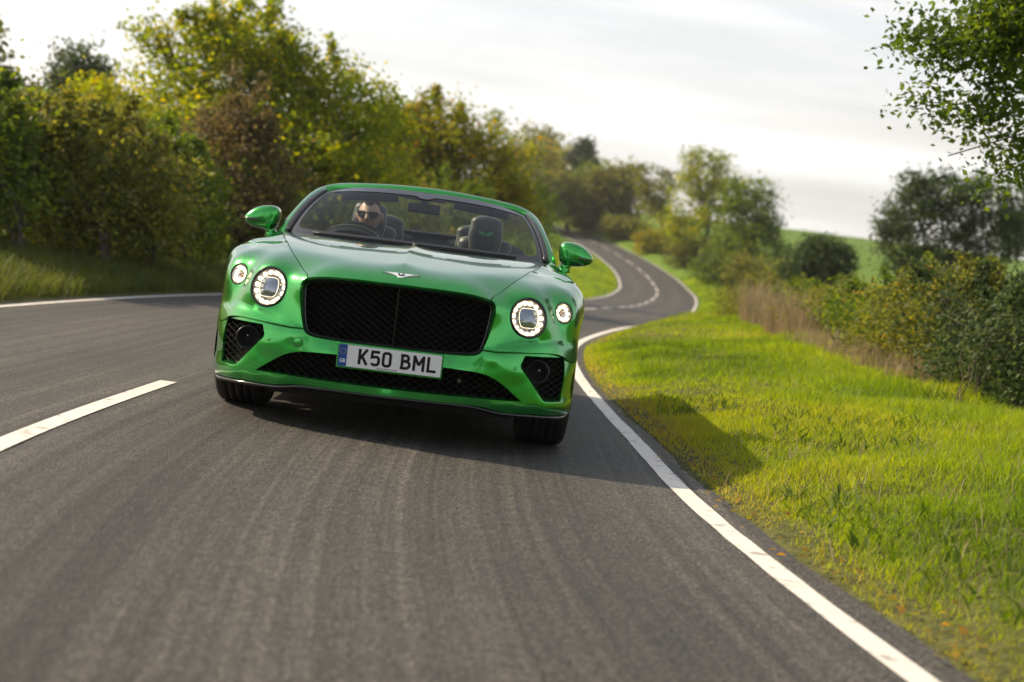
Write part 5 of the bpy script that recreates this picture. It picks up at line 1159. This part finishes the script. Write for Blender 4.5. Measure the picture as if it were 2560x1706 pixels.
def wings(parent, cx, cy, cz, s, mat, name='embroidery'):
    ps = []
    for sg in (1, -1):
        q = [(sg * .17, -.16), (sg * .45, -.10), (sg * .8, .14), (sg * 1.0, .36), (sg * .55, .34), (sg * .2, .26)]; V = [(cx + x * s, cy, cz + y * s) for x, y in q]; ps.append((V, [tuple(range(6))]))
    for V, F in ps: part(name, V, F, mat, parent)
    V = [(cx + .19 * s * math.cos(a), cy - .0006, cz + .03 * s + .17 * s * math.sin(a)) for a in np.arange(18) * PI / 9]; V2 = [(cx + .13 * s * math.cos(a), cy - .0006, cz + .03 * s + .115 * s * math.sin(a)) for a in np.arange(18) * PI / 9]
    part(name, V + V2, [(i, (i + 1) % 18, 18 + (i + 1) % 18, 18 + i) for i in range(18)], mat, parent)
    text_mesh(name, 'B', .2 * s, mat, parent, lambda x, y, z: np.array([cx + x * 1.1, cy - .0008, cz + .03 * s + y]))
for sx in (1, -1):
    st = empty('front_seat', (0, 0, 0), CAR)
    slab('seat_back', sx * .405, 2.93, [(.45, .20), (.70, .235), (.95, .215), (1.06, .185), (1.12, .150), (1.142, .06)], M_LEA, st, .085, .10, M_PIPE)
    hr = slab('headrest', sx * .405, 2.90, [(1.03, .098), (1.10, .112), (1.17, .1165), (1.23, .108), (1.262, .082), (1.277, .03)], M_LEA, st, .052, .10, M_PIPE)
    slab('seat_cushion', sx * .405, 2.62, [(.36, .20), (.45, .235), (.52, .23), (.55, .18)], M_LEA, st, .26)
    if sx > 0: wings(hr, .405, 2.853, 1.150, .058, M_EMB)
for sx in (1, -1):
    st = empty('rear_seat', (0, 0, 0), CAR)
    slab('seat_back', sx * .36, 3.56, [(.5, .24), (.9, .24), (1.03, .21), (1.10, .16), (1.115, .05)], M_LEA, st, .06, .08, M_PIPE)
    hr = slab('headrest', sx * .325, 3.50, [(.98, .12), (1.08, .132), (1.15, .128), (1.195, .10), (1.216, .03)], M_LEA, st, .05, .08, M_PIPE)
    wings(hr, sx * .325, 3.452, 1.115, .048, M_EMB)
# dashboard with instrument binnacle, steering wheel
loft_rows('dashboard', [[(.745, y, z - .02), (.6, y - .03, z), (.3, y - .06, z + .004), (0, y - .07, z + .005)] for y, z in ((1.66, 1.000), (1.80, 1.018), (1.95, 1.005), (2.03, .96), (2.04, .72))], M_LEA, CAR)
M_TAN = bumpy('pale_trim', (.16, .15, .11), .5, 200, .15, .2)
a = np.radians(np.linspace(180, 0, 24)); bn = skin('instrument_binnacle', [[(-.412 + (w + .0) * math.cos(t), y, .985 + h * math.sin(t) ** .8) for t in a] for y, w, h in ((1.72, .155, .070), (1.78, .170, .104), (1.86, .174, .110), (1.93, .172, .106))], M_LEA, CAR)
V, F = tube_np(np.array([(-.412 + .170 * math.cos(t), 1.779, .985 + .105 * math.sin(t) ** .8) for t in a]), .006, 8); part('binnacle_edge', V, F, M_TAN, bn, True)
V, F = boxVF((-.40, 1.775, 1.030), (.22, .01, .05)); part('display_back', V, F, M_SATIN, bn, bevel=.004)
sw = empty('steering_wheel', (0, 0, 0), CAR); so = np.array([-.405, 2.06, .945]); sa = np.array([0, -.90, -.42]); fr = frame_of(so, sa)
t = np.linspace(0, 2 * PI, 49); V, F = tube_np(np.array([so + .178 * (math.cos(q) * fr[1] + math.sin(q) * fr[2]) for q in t]), .0165, 10); part('rim', V, F, M_LEA, sw, True)
V, F = lathe([(0, .012), (.05, .01), (.065, -.01), (.06, -.03)], 24, fr); part('hub', V, F, M_LEA, sw, True)
for q in (0, PI, -PI / 2): tube('spoke', np.array([so + r * (math.cos(q) * fr[1] + math.sin(q) * fr[2]) for r in (.05, .17)]), .014, M_LEA, sw)

# ================================================================ the driver
def build_driver():
    M_SKIN = bumpy('skin', (.31, .19, .135), .5, 180, .12, .15); M_HAIR = simple('dark_hair', (.010, .008, .007), .85, spec=.15); M_JACK = bumpy('dark_jacket', (.014, .016, .020), .8, 150, .3, .4)
    base = np.array([-.395, 2.66, .55])
    # one skeleton, one skin: pelvis, spine, neck, head core, arms with fingers
    pts = {'pel': (0, .12, .0, .135), 'wai': (0, .14, .16, .125), 'che': (0, .14, .34, .145), 'sho': (0, .10, .455, .085), 'nec': (0, .055, .535, .055), 'hd0': (0, .02, .60, .06), 'hd1': (0, .015, .67, .07)}
    V, R, E, ix = [], [], [], {}
    def add(k, p, r, par=None):
        ix[k] = len(V); V.append((base[0] + p[0], base[1] + p[1], base[2] + p[2])); R.append(r)
        if par is not None: E.append((ix[par], ix[k]))
    prev = None
    for k, (x, y, z, r) in pts.items(): add(k, (x, y, z), r, prev); prev = k
    for s in (1, -1):
        n = str(s); add('sh' + n, (s * .165, .10, .43), .062, 'che'); add('el' + n, (s * .25, -.10, .22), .046, 'sh' + n); add('wr' + n, (s * .175, -.46, .37), .030, 'el' + n); add('pa' + n, (s * .165, -.535, .40), .030, 'wr' + n)
        for q in range(4): 
            add('f%d' % q + n, (s * (.16 - .010 * q), -.58, .415 - .016 * q), .010, 'pa' + n); add('g%d' % q + n, (s * (.175 - .008 * q), -.618, .425 - .016 * q), .009, 'f%d' % q + n); add('h%d' % q + n, (s * (.198 - .004 * q), -.612, .43 - .016 * q), .008, 'g%d' % q + n)
        add('t' + n, (s * .145, -.555, .44), .011, 'pa' + n); add('u' + n, (s * .15, -.585, .462), .009, 't' + n)
        add('hip' + n, (s * .10, .02, -.02), .095, 'pel'); add('kn' + n, (s * .13, -.42, .06), .068, 'hip' + n); add('an' + n, (s * .12, -.72, -.22), .045, 'kn' + n)
    me = bpy.data.meshes.new('p'); me.from_pydata(V, E, []); o = bpy.data.objects.new('p', me); COL.objects.link(o)
    md = o.modifiers.new('s', 'SKIN')
    for i, r in enumerate(R): me.skin_vertices[0].data[i].radius = (r, r)
    me.skin_vertices[0].data[0].use_root = True
    sb = o.modifiers.new('d', 'SUBSURF'); sb.levels = 1
    dg = bpy.context.evaluated_depsgraph_get(); m1 = bpy.data.meshes.new_from_object(o.evaluated_get(dg)); bpy.data.objects.remove(o)
    bm = bmesh.new(); bm.from_mesh(m1)
    # head: shaped ball with brow, nose, cheeks, jaw, ears
    hc = np.array([-.388, 2.635, 1.180]); yaw = .10
    def head_pt(th, ph, k=1.0, lift=0.0):
        d = np.array([math.cos(ph) * math.sin(th), -math.cos(ph) * math.cos(th), math.sin(ph)])     # th=0 faces the camera
        fx, fy, fz = .078, .098, .122
        p = d * np.array([fx, fy, fz]); f = max(0, -d[1])
        if d[2] < 0: p[0] *= 1 - .30 * (-d[2]) ** 1.5; p[1] *= 1 - .10 * (-d[2])
        p[1] -= f ** 10 * .004
        def g(x0, z0, sx, sz): return math.exp(-((p[0] - x0) / sx) ** 2 - ((p[2] - z0) / sz) ** 2) * (d[1] < 0)
        p[1] -= .030 * g(0, -.026, .011, .014) + .016 * g(0, -.006, .008, .022) + .006 * g(0, .024, .05, .012) + .008 * g(0, -.062, .022, .010) - .006 * g(.030, .002, .016, .012) - .006 * g(-.030, .002, .016, .012) + .006 * g(0, -.098, .022, .018) + .004 * g(.042, -.03, .018, .02) + .004 * g(-.042, -.03, .018, .02)
        p = p * k; p[2] += lift; c, s = math.cos(yaw), math.sin(yaw); return hc + np.array([p[0] * c - p[1] * s * -1, p[1] * c + p[0] * s * -1, p[2]])
    nt, npn = 56, 40; HV = [head_pt(0, -PI / 2 + .001)]
    for j in range(1, npn): HV += [head_pt(2 * PI * i / nt, -PI / 2 + PI * j / npn) for i in range(nt)]
    HV.append(head_pt(0, PI / 2 - .001)); hv = [bm.verts.new(p) for p in HV]
    for i in range(nt): bm.faces.new((hv[0], hv[1 + (i + 1) % nt], hv[1 + i])); bm.faces.new((hv[-1], hv[1 + (npn - 2) * nt + i], hv[1 + (npn - 2) * nt + (i + 1) % nt]))
    for j in range(npn - 2):
        for i in range(nt): a, b = 1 + j * nt, 1 + (j + 1) * nt; bm.faces.new((hv[a + i], hv[a + (i + 1) % nt], hv[b + (i + 1) % nt], hv[b + i]))
    for s in (1, -1):   # ears
        ec = hc + np.array([s * .083, .012, -.012]); bmesh.ops.create_uvsphere(bm, u_segments=14, v_segments=10, radius=1.0, matrix=Matrix.Translation(Vector(ec)) @ Matrix.Rotation(s * .35, 4, 'Z') @ Matrix.Diagonal((.010, .020, .033, 1)))
    m2 = bpy.data.meshes.new('person'); bm.to_mesh(m2); bm.free(); bpy.data.meshes.remove(m1)
    o = bpy.data.objects.new('q', m2); COL.objects.link(o); rm = o.modifiers.new('r', 'REMESH'); rm.mode = 'VOXEL'; rm.voxel_size = .0062; sm = o.modifiers.new('m', 'SMOOTH'); sm.iterations = 3; sm.factor = .5
    dg = bpy.context.evaluated_depsgraph_get(); m3 = bpy.data.meshes.new_from_object(o.evaluated_get(dg)); bpy.data.objects.remove(o); m3.name = 'person'
    n = len(m3.vertices); co = np.empty(n * 3, np.float32); m3.vertices.foreach_get('co', co); co = co.reshape(-1, 3)
    m3.materials.clear(); m3.materials.append(M_SKIN); m3.materials.append(M_JACK)
    cen = np.empty(len(m3.polygons) * 3, np.float32); m3.polygons.foreach_get('center', cen); cen = cen.reshape(-1, 3)
    cloth = (cen[:, 2] < 1.045) & ~((cen[:, 1] < 2.66 - .45) & (cen[:, 2] > .9)); m3.polygons.foreach_set('material_index', cloth.astype(np.int32)); m3.polygons.foreach_set('use_smooth', np.ones(len(cloth), bool))
    co -= base.astype(np.float32); m3.vertices.foreach_set('co', co.ravel()); m3.update()
    p = bpy.data.objects.new('person', m3); COL.objects.link(p); p.location = base
    tag(p, 'driver in dark sunglasses with short dark hair behind the steering wheel', 'person')
    def child(name, V, F, mat):
        c = pmesh(name, np.asarray(V) - base, F, mat, p, True); fix_normals(c); return c
    # short hair, thick on top, cropped at the sides
    rng = np.random.default_rng(4); HV, HF, row = [], [], 48
    phs = np.linspace(.02, PI / 2, 26)
    for j, ph in enumerate(phs):
        for i in range(row):
            th = 2 * PI * i / row; fr_ = max(0, math.cos(th)); tw = min(th, 2 * PI - th); line = (.54 if tw < 1.2 else .54 - .46 * min(1, (tw - 1.2) / .35)) + .20 * math.exp(-((tw - .72) / .28) ** 2) - .30 * max(0, -math.cos(th))   # hairline height (rad)
            q = line + (PI / 2 - line) * (j / 25.0); k = 1.02 + .10 * smooth(.45, 1.1, q) + .022 * rng.uniform(-1, 1) * (j > 1); HV.append(head_pt(th, min(q, PI / 2 - .002), float(k)))
    for j in range(25):
        for i in range(row): HF.append((j * row + i, j * row + (i + 1) % row, (j + 1) * row + (i + 1) % row, (j + 1) * row + i))
    child('hair', HV, HF, M_HAIR)
    # sunglasses
    M_SG = simple('sunglass_black', (.005, .004, .004), .25, spec=.25); c_, s_n = math.cos(yaw), math.sin(yaw)
    gl = empty('sunglasses', (0, 0, 0), p)
    def gp(x, z, y): return hc + np.array([x * c_ + y * s_n, y * c_ - x * s_n, z])
    for s in (1, -1):
        q = round_poly([(s * .009, .022), (s * .072, .024), (s * .067, -.012), (s * .043, -.028), (s * .018, -.021)], .014, 5); m = len(q)
        V = [gp(x, z, -.104 + 4.5 * x * x) for x, z in q] + [gp(x, z, -.098 + 4.5 * x * x) for x, z in q]; F = [tuple(range(m)), tuple(range(m, 2 * m))[::-1]] + [(i, (i + 1) % m, m + (i + 1) % m, m + i) for i in range(m)]
        c = pmesh('lens', np.asarray(V) - base, F, M_SG, gl); fix_normals(c)
        V, F = tube_np(np.array([gp(s * .066, .014, -.086), gp(s * .080, .012, -.05), gp(s * .085, .004, .01)]), .0032, 6); c = pmesh('temple_arm', V - base, F, M_SG, gl)
    V, F = tube_np(np.array([gp(-.014, .013, -.104), gp(0, .015, -.107), gp(.014, .013, -.104)]), .0035, 6); pmesh('bridge', V - base, F, M_SG, gl)
build_driver()

# ================================================================ haze volume added for a warm sun-side glow
def build_haze():
    V, F = boxVF((0, 500, 18), (1500, 1320, 110)); V = V + CAR0 * 0
    m = bpy.data.materials.new('glow_haze'); m.use_nodes = True; N = m.node_tree.nodes; N.remove(N['Principled BSDF'])
    pv = N.new('ShaderNodeVolumePrincipled'); pv.inputs['Color'].default_value = (1, .96, .90, 1); pv.inputs['Density'].default_value = .00038; pv.inputs['Anisotropy'].default_value = .65
    m.node_tree.links.new(pv.outputs[0], N['Material Output'].inputs['Volume'])
    o = pmesh('haze', V, F, m); fix_normals(o); tag(o, 'thin warm haze volume added over the lane for a soft glow', None, None, 'stuff')
build_haze()
